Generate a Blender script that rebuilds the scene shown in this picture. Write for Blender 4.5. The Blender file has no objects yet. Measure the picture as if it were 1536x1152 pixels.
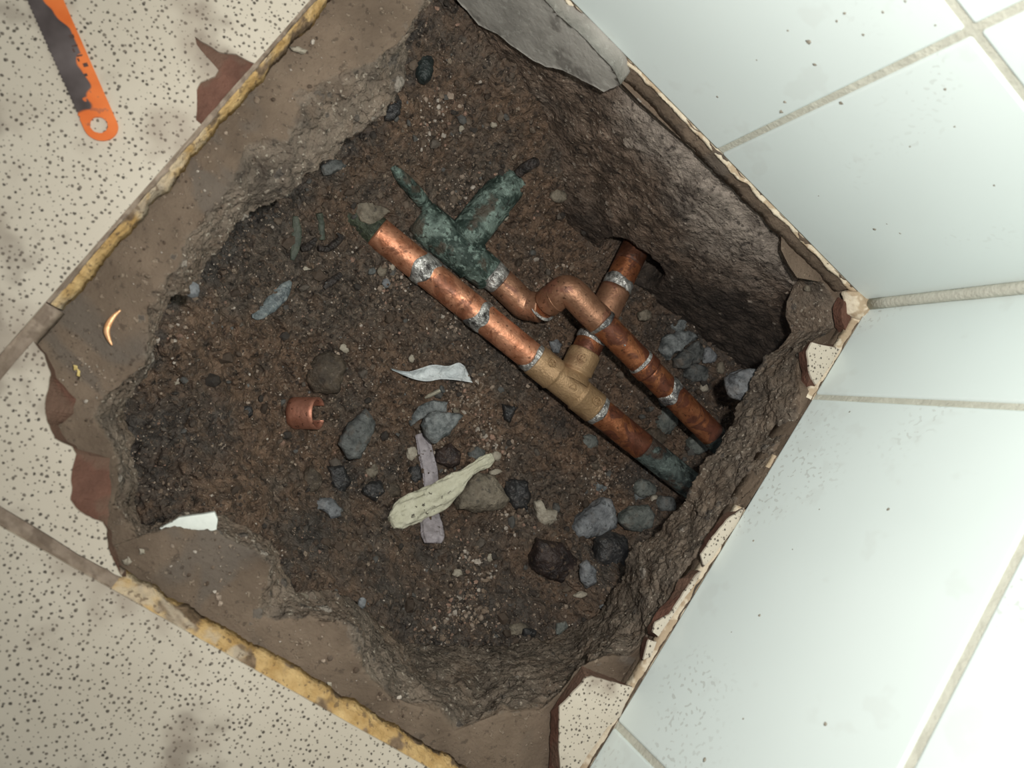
import bpy, math, random
import numpy as np
from mathutils import Matrix, Vector

random.seed(7)
rng = np.random.default_rng(11)
SC = bpy.context.scene
COL = SC.collection

# ------------------------------------------------------------------ camera, world, light, exposure
S = 0.72                       # lengths below are in drawing units, 1 unit = 0.72 m
CAM = np.array([0.23458875, 0.22181901, 0.31])
FPX = 1062.8467
RC = np.array([[-0.7551467352, -0.5659958126, 0.3307599559],      # image right
               [-0.5943145310, 0.8040091810, 0.0189598281],       # image down
               [-0.2766652246, -0.1822579957, -0.9435244441]])    # view direction
cd = bpy.data.cameras.new('camera')
cd.sensor_width = 36.0
cd.lens = FPX / 1536 * 36
cd.clip_start = 0.005
cd.clip_end = 20
cd.dof.use_dof = True
cd.dof.focus_distance = 0.445 * S
cd.dof.aperture_fstop = 19
cam = bpy.data.objects.new('camera', cd)
COL.objects.link(cam)
mw = Matrix.Identity(4)
for i in range(3):
    mw[i][0] = RC[0][i]; mw[i][1] = -RC[1][i]; mw[i][2] = -RC[2][i]; mw[i][3] = CAM[i] * S
cam.matrix_world = mw
SC.camera = cam

w = bpy.data.worlds.new('world'); SC.world = w; w.use_nodes = True
w.node_tree.nodes['Background'].inputs[0].default_value = (0.95, 0.97, 1.0, 1)
w.node_tree.nodes['Background'].inputs[1].default_value = 0.20

ld = bpy.data.lights.new('phone_flash', 'SPOT')
ld.energy = 3.0
ld.spot_size = math.radians(160); ld.spot_blend = 1.0
ld.color = (1.0, 0.965, 0.91)
ld.shadow_soft_size = 0.006
flash = bpy.data.objects.new('phone_flash', ld)
FP = CAM + RC[0] * 0.045 - RC[1] * 0.03 - RC[2] * 0.004
flash.location = [float(v) * S for v in FP]
flash.rotation_euler = Vector([float(v) for v in RC[2] * 1.0 + RC[0] * 0.16]).to_track_quat('-Z', 'Y').to_euler()
COL.objects.link(flash)

vs = SC.view_settings
vs.view_transform = 'Standard'; vs.look = 'None'; vs.gamma = 1.0; vs.use_curve_mapping = False
vs.exposure = 0.0

# ------------------------------------------------------------------ geometry helpers
def ray(x, y):
    return RC.T @ np.array([(x - 768) / FPX, (y - 576) / FPX, 1.0])
def unp(x, y, z):
    d = ray(x, y); return CAM + d * ((z - CAM[2]) / d[2])
def unpy(x, y, Y):
    d = ray(x, y); return CAM + d * ((Y - CAM[1]) / d[1])
def depth(P):
    return float(RC[2] @ (np.asarray(P) - CAM))

def _hash(ix, iy, iz, seed):
    h = (ix.astype(np.uint32) * np.uint32(374761393) + iy.astype(np.uint32) * np.uint32(668265263)
         + iz.astype(np.uint32) * np.uint32(2147483647) + np.uint32(seed * 7919 + 13))
    h = (h ^ (h >> np.uint32(13))) * np.uint32(1274126177)
    h = (h ^ (h >> np.uint32(16))) * np.uint32(2246822519)
    return ((h ^ (h >> np.uint32(15))) & np.uint32(0xffffff)).astype(np.float64) / float(0xffffff)
def vnoise(P, seed=0):
    F = np.floor(P); I = F.astype(np.int64) + 100000; u = P - F; u = u * u * (3 - 2 * u)
    out = np.zeros(len(P))
    for dx in (0, 1):
        wx = u[:, 0] if dx else 1 - u[:, 0]
        for dy in (0, 1):
            wy = u[:, 1] if dy else 1 - u[:, 1]
            for dz in (0, 1):
                wz = u[:, 2] if dz else 1 - u[:, 2]
                out += wx * wy * wz * _hash(I[:, 0] + dx, I[:, 1] + dy, I[:, 2] + dz, seed)
    return out * 2 - 1
def fbm(P, scale, octv=4, seed=0, gain=0.5):
    P = np.asarray(P, float) * scale; a = 1.0; t = 0; out = np.zeros(len(P))
    for o in range(octv):
        out += a * vnoise(P + 17.3 * o, seed + o); t += a; a *= gain; P = P * 2.03
    return out / t
def ridge(P, scale, octv=4, seed=0):
    P = np.asarray(P, float) * scale; a = 1.0; t = 0; out = np.zeros(len(P))
    for o in range(octv):
        out += a * (1 - 2 * np.abs(vnoise(P + 9.1 * o, seed + o))); t += a; a *= 0.5; P = P * 2.1
    return out / t

def worley(P, cell, seed, keep=0.7, dim=3):
    """rounded lumps: height 0..~0.5 (in cells) and a random number for the lump on top"""
    Q = np.asarray(P, float)[:, :dim] / cell; I0 = np.floor(Q).astype(np.int64)
    best = np.zeros(len(Q)); ident = np.zeros(len(Q))
    off = [(a, b, c) for a in (-1, 0, 1) for b in (-1, 0, 1) for c in ((-1, 0, 1) if dim == 3 else (0,))]
    for o in off:
        I = [I0[:, k] + o[k] + 5000 for k in range(dim)]
        if dim == 2: I.append(np.zeros(len(Q), np.int64))
        rn = [_hash(I[0], I[1], I[2], seed * 5 + j) for j in range(5)]
        d2 = sum((I[k] - 5000 + 0.15 + 0.7 * rn[k] - Q[:, k]) ** 2 for k in range(dim))
        rad_ = 0.22 + 0.36 * rn[3] ** 2
        h = np.where(rn[4] < keep, np.sqrt(np.maximum(rad_ ** 2 - d2, 0)), 0)
        m = h > best; best = np.where(m, h, best); ident = np.where(m, (rn[4] / keep * 7.31 + rn[3]) % 1.0, ident)
    return best, ident

def mk(name, V, F, mat, parent=None, smooth=True, origin=None, attrs=None):
    """one mesh object from world-space vertices (drawing units)"""
    V = np.asarray(V, float)
    if origin is None:
        if parent is not None:
            origin = parent.get('_o', (0, 0, 0))
        else:
            lo, hi = V.min(0), V.max(0); origin = ((lo[0] + hi[0]) / 2, (lo[1] + hi[1]) / 2, lo[2])
    o3 = np.array(origin, float)
    me = bpy.data.meshes.new(name)
    L = (V - o3) * S
    if isinstance(F, np.ndarray) and F.shape[1] == 4:
        n = len(F)
        me.vertices.add(len(L)); me.vertices.foreach_set('co', L.ravel())
        me.loops.add(n * 4); me.loops.foreach_set('vertex_index', F.ravel().astype(np.int32))
        me.polygons.add(n)
        me.polygons.foreach_set('loop_start', np.arange(0, n * 4, 4, dtype=np.int32))
        me.update(calc_edges=True)
    else:
        me.from_pydata([tuple(v) for v in L], [], [tuple(int(i) for i in f) for f in F])
        me.update()
    me.polygons.foreach_set('use_smooth', [smooth] * len(me.polygons))
    if attrs:
        for k, a in attrs.items():
            if a.ndim == 2:
                at = me.attributes.new(k, 'FLOAT_COLOR', 'POINT')
                c = np.ones((len(a), 4)); c[:, :3] = a; at.data.foreach_set('color', c.ravel())
            else:
                at = me.attributes.new(k, 'FLOAT', 'POINT'); at.data.foreach_set('value', a.astype(np.float32))
    ob = bpy.data.objects.new(name, me); COL.objects.link(ob)
    if mat: me.materials.append(mat)
    if parent is not None:
        ob.parent = parent
        po = np.array(parent.get('_o', (0, 0, 0)), float)
        ob.location = [float(v) * S for v in (o3 - po)]
    else:
        ob.location = [float(v) * S for v in o3]
    ob['_o'] = [float(v) for v in o3]
    return ob
def empty(name, loc):
    ob = bpy.data.objects.new(name, None); COL.objects.link(ob)
    ob.empty_display_size = 0.01
    ob.location = [float(v) * S for v in loc]; ob['_o'] = [float(v) for v in loc]
    return ob
GROUPS = {'stone': 'stones lying in the pit', 'twig': 'dark twigs in the left soil', 'flake': 'pale flakes', 'crumb': 'yellow crumbs', 'pipe': 'copper pipes in the pit'}
def tag(o, label, cat, group=None, kind=None):
    o['label'] = label; o['category'] = cat
    group = group or GROUPS.get(cat)
    if group and kind is None: o['group'] = group
    if kind: o['kind'] = kind
    return o
def grid_faces(r, c, wrap=False):
    i, j = np.meshgrid(np.arange(r - 1), np.arange(c if wrap else c - 1), indexing='ij')
    i = i.ravel(); j = j.ravel(); j2 = (j + 1) % c
    return np.stack([i * c + j, i * c + j2, (i + 1) * c + j2, (i + 1) * c + j], 1)
def resample(P, n, closed=True):
    P = np.asarray(P, float)
    Q = np.vstack([P, P[:1]]) if closed else P
    L = np.concatenate([[0], np.cumsum(np.linalg.norm(np.diff(Q, axis=0), axis=1))])
    s = np.linspace(0, L[-1], n + 1)[:-1] if closed else np.linspace(0, L[-1], n)
    return np.stack([np.interp(s, L, Q[:, k]) for k in range(Q.shape[1])], 1)
def smooth_path(P, n):
    """Catmull-Rom through the rows of P (any number of columns)"""
    P = np.asarray(P, float); Q = np.vstack([2 * P[0] - P[1], P, 2 * P[-1] - P[-2]])
    out = []
    for t in np.linspace(0, len(P) - 1 - 1e-9, n):
        k = int(t); u = t - k; a, b, c, d = Q[k], Q[k + 1], Q[k + 2], Q[k + 3]
        out.append(0.5 * (2 * b + (c - a) * u + (2 * a - 5 * b + 4 * c - d) * u * u + (3 * b - a - 3 * c + d) * u ** 3))
    return np.array(out)
def sweep(path, rads, sides=24, flat=1.0, cap=True, noise=0.0, nscale=300, seed=0, up=(0, 0, 1)):
    """tube along a path of points with a radius each"""
    path = np.asarray(path, float); n = len(path)
    rads = np.broadcast_to(np.asarray(rads, float), (n,))
    T = np.gradient(path, axis=0); T /= np.linalg.norm(T, axis=1)[:, None]
    V = []
    ang = np.linspace(0, 2 * math.pi, sides, endpoint=False)
    upv = np.array(up, float)
    for p, t, r in zip(path, T, rads):
        a = np.cross(upv, t)
        if np.linalg.norm(a) < 1e-4: a = np.cross((1, 0, 0), t)
        a /= np.linalg.norm(a); b = np.cross(t, a)
        V.append(p + r * (np.cos(ang)[:, None] * a + flat * np.sin(ang)[:, None] * b))
    V = np.vstack(V)
    if noise:
        c = np.repeat(path, sides, axis=0)
        d = V - c; V = c + d * (1 + noise * fbm(V, nscale, 3, seed))[:, None]
    F = [tuple(f) for f in grid_faces(n, sides, True)]
    if cap:
        F.append(tuple(range(sides - 1, -1, -1))); F.append(tuple(range((n - 1) * sides, n * sides)))
    return V, F
def tube_open(A, B, r, n=24, sides=28, wall=0.0012, arc=(0, 2 * math.pi)):
    """hollow tube (or a slit one) from A to B"""
    A = np.asarray(A, float); B = np.asarray(B, float); t = (B - A) / np.linalg.norm(B - A)
    a = np.cross((0, 0, 1), t); a /= np.linalg.norm(a); b = np.cross(t, a)
    full = abs(arc[1] - arc[0] - 2 * math.pi) < 1e-6
    ang = np.linspace(arc[0], arc[1], sides, endpoint=not full)
    def ring(p, rr): return p + rr * (np.cos(ang)[:, None] * a + np.sin(ang)[:, None] * b)
    rings = [ring(A, r - wall)] + [ring(A + (B - A) * k / n, r) for k in range(n + 1)] + [ring(B, r - wall)]
    rings += [ring(B + (A - B) * k / n, r - wall) for k in range(1, n + 1)]
    V = np.vstack(rings); F = [tuple(f) for f in grid_faces(len(rings), sides, full)]
    if not full:
        m = len(rings)
        for e in (0, sides - 1):
            for k in range(1, n + 1):
                q = [k * sides + e, (k + 1) * sides + e]
                inn = [(m - 1 - (k - 1)) * sides + e, (m - 1 - k) * sides + e]
                F.append((q[0], q[1], inn[1], inn[0]))
    return V, F

# ------------------------------------------------------------------ material helpers
class NT:
    def __init__(s, name):
        s.m = bpy.data.materials.new(name); s.m.use_nodes = True; s.t = s.m.node_tree
        s.b = s.t.nodes['Principled BSDF']
        tc = s.t.nodes.new('ShaderNodeTexCoord'); sc = s.t.nodes.new('ShaderNodeVectorMath'); sc.operation = 'SCALE'
        sc.inputs['Scale'].default_value = 1 / S
        s.t.links.new(tc.outputs['Object'], sc.inputs[0]); s.v = sc.outputs[0]
    def lk(s, a, b):
        if hasattr(a, 'is_output'): s.t.links.new(a, b)
        else: b.default_value = a
    def c4(s, c): return c if hasattr(c, 'is_output') else (c[0], c[1], c[2], 1)
    def noise(s, scale, detail=4, rough=0.55, vec=None, dist=0.0, out=0):
        n = s.t.nodes.new('ShaderNodeTexNoise'); n.inputs['Scale'].default_value = scale if scale < 250 else 250 + (scale - 250) * 0.55
        n.inputs['Detail'].default_value = min(detail, 3.0); n.inputs['Roughness'].default_value = min(rough, 0.62)
        n.inputs['Distortion'].default_value = dist
        s.t.links.new(vec or s.v, n.inputs['Vector'])
        m = s.t.nodes.new('ShaderNodeMapRange'); s.t.links.new(n.outputs[out], m.inputs['Value'])
        m.inputs['From Min'].default_value = 0.33; m.inputs['From Max'].default_value = 0.67
        return m.outputs[0]
    def voro(s, scale, out='Distance', feature='F1', vec=None, dim='3D', rnd=1.0):
        n = s.t.nodes.new('ShaderNodeTexVoronoi'); n.voronoi_dimensions = dim; n.feature = feature
        n.inputs['Scale'].default_value = scale; n.inputs['Randomness'].default_value = rnd
        s.t.links.new(vec or s.v, n.inputs['Vector']); return n.outputs[out]
    def math(s, op, a, b=0.0, clamp=False):
        n = s.t.nodes.new('ShaderNodeMath'); n.operation = op; n.use_clamp = clamp
        s.lk(a, n.inputs[0]); s.lk(b, n.inputs[1]); return n.outputs[0]
    def step(s, x, lo, hi):
        n = s.t.nodes.new('ShaderNodeMapRange'); n.interpolation_type = 'SMOOTHSTEP'
        s.lk(x, n.inputs['Value']); n.inputs['From Min'].default_value = lo; n.inputs['From Max'].default_value = hi
        return n.outputs[0]
    def mix(s, f, a, b, mode='MIX'):
        n = s.t.nodes.new('ShaderNodeMix'); n.data_type = 'RGBA'; n.blend_type = mode
        s.lk(f, n.inputs[0]); s.lk(s.c4(a), n.inputs[6]); s.lk(s.c4(b), n.inputs[7]); return n.outputs[2]
    def fmix(s, f, a, b):
        n = s.t.nodes.new('ShaderNodeMix'); s.lk(f, n.inputs[0]); s.lk(a, n.inputs[2]); s.lk(b, n.inputs[3]); return n.outputs[0]
    def attr(s, name, out='Fac'):
        n = s.t.nodes.new('ShaderNodeAttribute'); n.attribute_name = name; return n.outputs[out]
    def sep(s):
        n = s.t.nodes.new('ShaderNodeSeparateXYZ'); s.t.links.new(s.v, n.inputs[0]); return n.outputs
    def bump(s, h, strength=0.5, dist=0.001, nrm=None):
        n = s.t.nodes.new('ShaderNodeBump'); n.inputs['Strength'].default_value = strength
        n.inputs['Distance'].default_value = dist * S; s.lk(h, n.inputs['Height'])
        if nrm: s.t.links.new(nrm, n.inputs['Normal'])
        return n.outputs[0]
    def out(s, color, rough=0.8, metal=0.0, normal=None, spec=0.4):
        s.lk(s.c4(color), s.b.inputs['Base Color']); s.lk(rough, s.b.inputs['Roughness']); s.lk(metal, s.b.inputs['Metallic'])
        s.lk(spec, s.b.inputs['Specular IOR Level'])
        if normal: s.t.links.new(normal, s.b.inputs['Normal'])
        return s.m

def m_glaze():
    n = NT('speckled_glaze')
    c = n.mix(n.noise(14, 3), (0.50, 0.45, 0.365), (0.56, 0.51, 0.42))
    d1 = n.voro(460, 'Distance', dim='2D'); r1 = n.voro(460, 'Color', dim='2D')
    sx = n.t.nodes.new('ShaderNodeSeparateColor'); n.t.links.new(r1, sx.inputs[0])
    rad = n.math('MULTIPLY', n.math('SUBTRACT', sx.outputs[0], 0.12), 0.33)
    wob = n.math('MULTIPLY', n.math('SUBTRACT', n.noise(1100, 1), 0.5), 0.16)
    dd = n.math('ADD', n.math('SUBTRACT', d1, rad), wob)
    dot = n.math('SUBTRACT', 1.0, n.step(dd, -0.04, 0.06))
    tone = n.mix(sx.outputs[1], (0.05, 0.042, 0.034), (0.17, 0.145, 0.115))
    c = n.mix(n.math('MULTIPLY', dot, 0.95), c, tone)
    st = n.math('MULTIPLY', n.step(n.noise(16, 5, 0.65), 0.66, 1.0), 0.5)
    c = n.mix(st, c, (0.22, 0.165, 0.125))
    st2 = n.math('MULTIPLY', n.step(n.noise(30, 3, 0.6), 0.70, 1.25), 0.7)
    c = n.mix(st2, c, (0.15, 0.115, 0.09))
    return n.out(c, n.fmix(st, 0.38, 0.7), 0, n.bump(n.noise(200, 2), 0.05, 0.0004), 0.35)
def m_clay():
    n = NT('red_clay_body')
    c = n.mix(n.noise(90, 5), (0.10, 0.048, 0.033), (0.155, 0.075, 0.052))
    c = n.mix(n.math('MULTIPLY', n.step(n.noise(35, 4), 0.5, 0.7), 0.5), c, (0.12, 0.085, 0.06))
    return n.out(c, 0.85, 0, n.bump(n.noise(500, 6, 0.7), 0.5, 0.0010), 0.3)
def m_walltile():
    n = NT('white_wall_glaze')
    c = n.mix(n.noise(10, 2), (0.66, 0.74, 0.72), (0.695, 0.775, 0.755))
    spk = n.math('MULTIPLY', n.step(n.noise(640, 0, 0.5), 0.985, 1.0), n.step(n.noise(11, 3), 0.55, 1.0))
    c = n.mix(n.math('MULTIPLY', spk, 0.35), c, (0.30, 0.29, 0.25))
    sm = n.math('MULTIPLY', n.step(n.noise(40, 5, 0.7), 0.78, 1.0), 0.10)
    c = n.mix(sm, c, (0.42, 0.41, 0.37))
    return n.out(c, 0.32, 0, n.bump(n.noise(30, 2), 0.02, 0.001), 0.4)
def m_grout(name, a, b, dirt=0.5, dcol=(0.30, 0.25, 0.18)):
    n = NT(name)
    c = n.mix(n.noise(160, 4), a, b)
    c = n.mix(n.math('MULTIPLY', n.step(n.noise(70, 4, 0.65), 0.5, 0.68), dirt), c, dcol)
    return n.out(c, 0.85, 0, n.bump(n.noise(700, 4), 0.4, 0.0006), 0.25)
def m_yellow():
    n = NT('yellow_grout')
    c = n.mix(n.noise(120, 4), (0.36, 0.225, 0.085), (0.55, 0.385, 0.18))
    c = n.mix(n.math('MULTIPLY', n.step(n.noise(48, 6, 0.72), 0.50, 0.72), 0.92), c, n.mix(n.noise(300, 4), (0.075, 0.052, 0.036), (0.20, 0.14, 0.095)))
    c = n.mix(n.math('MULTIPLY', n.step(n.noise(30, 4, 0.6, dist=0.7), 0.62, 0.88), 0.7), c, (0.47, 0.40, 0.30))
    c = n.mix(n.math('MULTIPLY', n.step(n.noise(420, 3), 0.78, 0.95), 0.7), c, (0.12, 0.08, 0.05))
    return n.out(c, 0.9, 0, n.bump(n.noise(420, 5, 0.7), 0.7, 0.0009), 0.2)
def m_slab():
    n = NT('mortar_and_concrete')
    f = n.attr('broken')
    tan = n.mix(n.noise(24, 6, 0.7), (0.092, 0.068, 0.049), (0.175, 0.132, 0.096))
    tan = n.mix(n.math('MULTIPLY', n.step(n.noise(9, 4, 0.6), 0.5, 0.8), 0.6), tan, n.mix(n.noise(60, 5, 0.7), (0.15, 0.11, 0.078), (0.205, 0.155, 0.113)))
    tan = n.mix(n.math('MULTIPLY', n.step(n.noise(16, 5, 0.7, dist=0.5), 0.66, 0.86), 0.55), tan, (0.105, 0.094, 0.082))
    grit = n.step(n.noise(520, 3, 0.6), 0.86, 0.98)
    dk = n.step(n.noise(330, 4, 0.7), 0.80, 0.96)
    tan = n.mix(n.math('MULTIPLY', dk, 0.5), tan, (0.045, 0.034, 0.026))
    tan = n.mix(n.math('MULTIPLY', grit, 0.5), tan, (0.30, 0.24, 0.18))
    gr = n.mix(n.noise(60, 7, 0.75), (0.072, 0.059, 0.047), (0.198, 0.160, 0.124))
    gr = n.mix(n.math('MULTIPLY', n.step(n.noise(26, 5, 0.7), 0.5, 0.8), 0.6), gr, n.mix(n.noise(150, 5, 0.7), (0.085, 0.062, 0.045), (0.17, 0.128, 0.094)))
    gr = n.mix(n.math('MULTIPLY', n.step(n.noise(180, 5, 0.75), 0.78, 1.0), 0.6), gr, (0.040, 0.034, 0.029))
    gr = n.mix(n.math('MULTIPLY', n.step(n.noise(620, 2), 0.90, 1.0), 0.7), gr, (0.36, 0.32, 0.26))
    wob = n.math('ADD', f, n.math('MULTIPLY', n.math('SUBTRACT', n.noise(45, 5, 0.65), 0.5), 0.9))
    c = n.mix(n.step(wob, 0.30, 1.0), tan, gr)
    h = n.fmix(f, n.math('MULTIPLY', n.noise(420, 6, 0.7), 0.3), n.noise(330, 7, 0.78))
    h = n.math('ADD', h, n.math('MULTIPLY', grit, 0.3))
    tn = n.attr('tone')
    c = n.mix(n.math('MULTIPLY', n.step(tn, 0.5, 0.6), 0.4), c, (0.17, 0.145, 0.118))
    c = n.mix(n.math('MULTIPLY', n.step(tn, 0.76, 0.8), 0.6), c, (0.045, 0.042, 0.040))
    c = n.mix(n.math('MULTIPLY', n.step(tn, 0.94, 0.96), 0.6), c, (0.36, 0.32, 0.27))
    return n.out(c, 0.92, 0, n.bump(h, 0.9, 0.0011), 0.2)
def m_soil():
    n = NT('damp_soil')
    big = n.noise(13, 5, 0.65)
    br = n.mix(n.noise(150, 8, 0.8), (0.042, 0.029, 0.020), (0.182, 0.118, 0.077))
    gy = n.mix(n.noise(190, 8, 0.8), (0.028, 0.022, 0.017), (0.135, 0.106, 0.081))
    c = n.mix(n.step(big, 0.40, 0.85), br, gy)
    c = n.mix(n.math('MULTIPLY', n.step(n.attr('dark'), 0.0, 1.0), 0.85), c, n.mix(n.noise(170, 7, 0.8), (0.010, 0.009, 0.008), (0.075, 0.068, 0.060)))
    tn = n.attr('tone')
    c = n.mix(n.math('MULTIPLY', n.step(tn, 0.35, 0.55), 0.35), c, (0.15, 0.095, 0.060))
    c = n.mix(n.math('MULTIPLY', n.step(tn, 0.68, 0.72), 0.6), c, (0.07, 0.056, 0.044))
    c = n.mix(n.math('MULTIPLY', n.step(tn, 0.82, 0.86), 0.7), c, (0.016, 0.012, 0.010))
    c = n.mix(n.math('MULTIPLY', n.step(tn, 0.94, 0.96), 0.7), c, (0.34, 0.27, 0.20))
    blk = n.step(n.noise(200, 5, 0.7), 0.80, 1.0)
    c = n.mix(n.math('MULTIPLY', blk, 0.75), c, (0.012, 0.009, 0.007))
    sp = n.step(n.noise(620, 3, 0.6), 0.86, 0.96)
    c = n.mix(n.math('MULTIPLY', sp, 0.7), c, n.mix(n.noise(200, 1), (0.26, 0.18, 0.12), (0.42, 0.35, 0.28)))
    h = n.math('ADD', n.noise(430, 8, 0.8), n.math('MULTIPLY', sp, 0.4))
    return n.out(c, 0.72, 0, n.bump(h, 0.9, 0.0012), 0.4)
def m_earthface():
    n = NT('foundation_face')
    b = n.noise(11, 5, 0.65)
    c = n.mix(n.noise(90, 8, 0.78), (0.052, 0.037, 0.027), (0.180, 0.130, 0.096))
    gy = n.mix(n.noise(110, 8, 0.78), (0.115, 0.096, 0.080), (0.30, 0.255, 0.215))
    m = n.math('ADD', n.attr('grey'), n.math('MULTIPLY', n.math('SUBTRACT', b, 0.5), 0.9))
    c = n.mix(n.step(m, 0.15, 0.9), c, gy)
    c = n.mix(n.math('MULTIPLY', n.step(n.noise(30, 6, 0.72), 0.62, 0.9), 0.65), c, (0.026, 0.019, 0.015))
    c = n.mix(n.math('MULTIPLY', n.step(n.noise(240, 5, 0.75), 0.74, 0.95), 0.7), c, (0.018, 0.014, 0.012))
    c = n.mix(n.math('MULTIPLY', n.step(n.noise(650, 2), 0.90, 1.0), 0.6), c, (0.36, 0.31, 0.25))
    wm = n.math('ADD', n.attr('damp_shade'), n.math('MULTIPLY', n.math('SUBTRACT', n.noise(28, 3), 0.5), 0.5))  # damp earth with the corner's shade painted into the colour
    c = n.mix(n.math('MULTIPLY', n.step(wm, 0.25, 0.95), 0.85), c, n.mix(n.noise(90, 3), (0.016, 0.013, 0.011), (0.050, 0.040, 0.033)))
    tn = n.attr('tone')
    c = n.mix(n.math('MULTIPLY', n.step(tn, 0.75, 0.8), 0.3), c, (0.05, 0.04, 0.034))
    c = n.mix(n.math('MULTIPLY', n.step(tn, 0.93, 0.95), 0.6), c, (0.34, 0.29, 0.24))
    return n.out(c, 0.85, 0, n.bump(n.noise(300, 8, 0.78), 0.9, 0.0012), 0.3)
def m_plaster():
    n = NT('grey_plaster')
    c = n.mix(n.noise(45, 6, 0.7), (0.24, 0.23, 0.205), (0.37, 0.355, 0.32))
    c = n.mix(n.math('MULTIPLY', n.step(n.noise(50, 5, 0.65), 0.70, 0.95), 0.6), c, (0.11, 0.10, 0.088))
    c = n.mix(n.math('MULTIPLY', n.step(n.noise(300, 3), 0.82, 0.98), 0.45), c, (0.44, 0.43, 0.39))
    return n.out(c, 0.85, 0, n.bump(n.noise(260, 6, 0.7), 0.4, 0.0005), 0.25)
def m_copper(name='copper', ox=0.45, a=(0.42, 0.165, 0.085), b=(0.68, 0.34, 0.205), dark=(0.12, 0.042, 0.02), scale=60):
    n = NT(name)
    c = n.mix(n.noise(scale * 2.2, 6, 0.7, dist=0.5), a, b)
    m = n.step(n.noise(scale, 6, 0.7, dist=0.8), 0.78 - ox * 0.4, 1.02 - ox * 0.4)
    c = n.mix(n.math('MULTIPLY', m, 0.85), c, n.mix(n.noise(260, 5), dark, tuple(v * 2.2 for v in dark)))
    k = n.step(n.noise(480, 4, 0.65), 0.80, 0.96)
    c = n.mix(n.math('MULTIPLY', k, 0.65), c, (0.05, 0.022, 0.014))
    rough = n.fmix(n.noise(150, 4), 0.40, 0.58)
    return n.out(c, rough, n.fmix(m, 0.72, 0.35), n.bump(n.noise(420, 6, 0.7), 0.25, 0.0006), 0.45)
def m_patina(name='green_patina', a=(0.024, 0.042, 0.034), b=(0.155, 0.212, 0.183), br=(0.066, 0.052, 0.037)):
    n = NT(name)
    c = n.mix(n.step(n.noise(70, 8, 0.75, dist=0.6), 0.20, 0.90), a, b)
    c = n.mix(n.math('MULTIPLY', n.step(n.noise(230, 7, 0.75), 0.60, 0.95), 0.55), c, tuple(v * 1.8 for v in b))
    c = n.mix(n.math('MULTIPLY', n.step(n.noise(55, 5, 0.65), 0.60, 0.85), 0.85), c, br)
    c = n.mix(n.math('MULTIPLY', n.step(n.noise(300, 5, 0.7), 0.78, 0.95), 0.8), c, (0.02, 0.024, 0.02))
    return n.out(c, 0.66, 0.1, n.bump(n.noise(330, 7, 0.75), 0.6, 0.0012), 0.4)
def m_solder():
    n = NT('solder')
    c = n.mix(n.noise(170, 7, 0.75), (0.05, 0.048, 0.045), (0.72, 0.72, 0.68))
    c = n.mix(n.math('MULTIPLY', n.step(n.noise(60, 4), 0.62, 0.85), 0.7), c, (0.09, 0.09, 0.094))
    return n.out(c, n.fmix(n.noise(220, 3), 0.28, 0.6), 0.6, n.bump(n.noise(300, 6, 0.75), 0.8, 0.0010), 0.5)
def m_brass():
    n = NT('cast_bronze')
    c = n.mix(n.noise(60, 6, 0.7), (0.31, 0.20, 0.10), (0.44, 0.295, 0.165))
    c = n.mix(n.math('MULTIPLY', n.step(n.noise(38, 4), 0.66, 0.95), 0.55), c, (0.17, 0.085, 0.045))
    c = n.mix(n.math('MULTIPLY', n.step(n.noise(700, 3), 0.85, 1.0), 0.4), c, (0.10, 0.06, 0.03))
    return n.out(c, 0.52, 0.45, n.bump(n.noise(900, 4, 0.7), 0.4, 0.0006), 0.45)
def m_stone(name, a, b, spk=(0.02, 0.02, 0.02), sp=0.55, scale=110, rough=0.75, mud=0.45):
    n = NT(name)
    a = tuple(v * 0.62 for v in a); b = tuple(v * 0.95 for v in b)
    c = n.mix(n.noise(scale, 8, 0.78), a, b)
    c = n.mix(n.math('MULTIPLY', n.step(n.noise(420, 5, 0.7), 0.74, 0.9), sp), c, spk)
    c = n.mix(n.math('MULTIPLY', n.step(n.noise(60, 6, 0.72), 0.50, 0.85), mud), c, n.mix(n.noise(300, 4), (0.03, 0.02, 0.013), (0.11, 0.075, 0.05)))
    return n.out(c, rough, 0, n.bump(n.noise(260, 7, 0.76), 0.7, 0.0010), 0.4)
def m_plain(name, a, b, rough=0.8, scale=120, metal=0.0, bump=0.3, dots=0.0, dcol=(0.05, 0.04, 0.03)):
    n = NT(name)
    c = n.mix(n.noise(scale, 4, 0.6), a, b)
    if dots: c = n.mix(n.math('MULTIPLY', n.math('MULTIPLY', n.step(n.noise(420, 2, 0.5), 0.88, 0.97), n.step(n.noise(70, 2), 0.4, 0.8)), dots), c, dcol)
    return n.out(c, rough, metal, n.bump(n.noise(scale * 3, 4), bump, 0.0008), 0.4)
def m_attrcol(name, rough=0.8):
    n = NT(name)
    c = n.mix(n.math('MULTIPLY', n.noise(500, 3), 0.5), n.attr('tint', 'Color'), (0.04, 0.03, 0.02))
    return n.out(c, rough, 0, n.bump(n.noise(900, 3), 0.4, 0.0005), 0.35)
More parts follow.
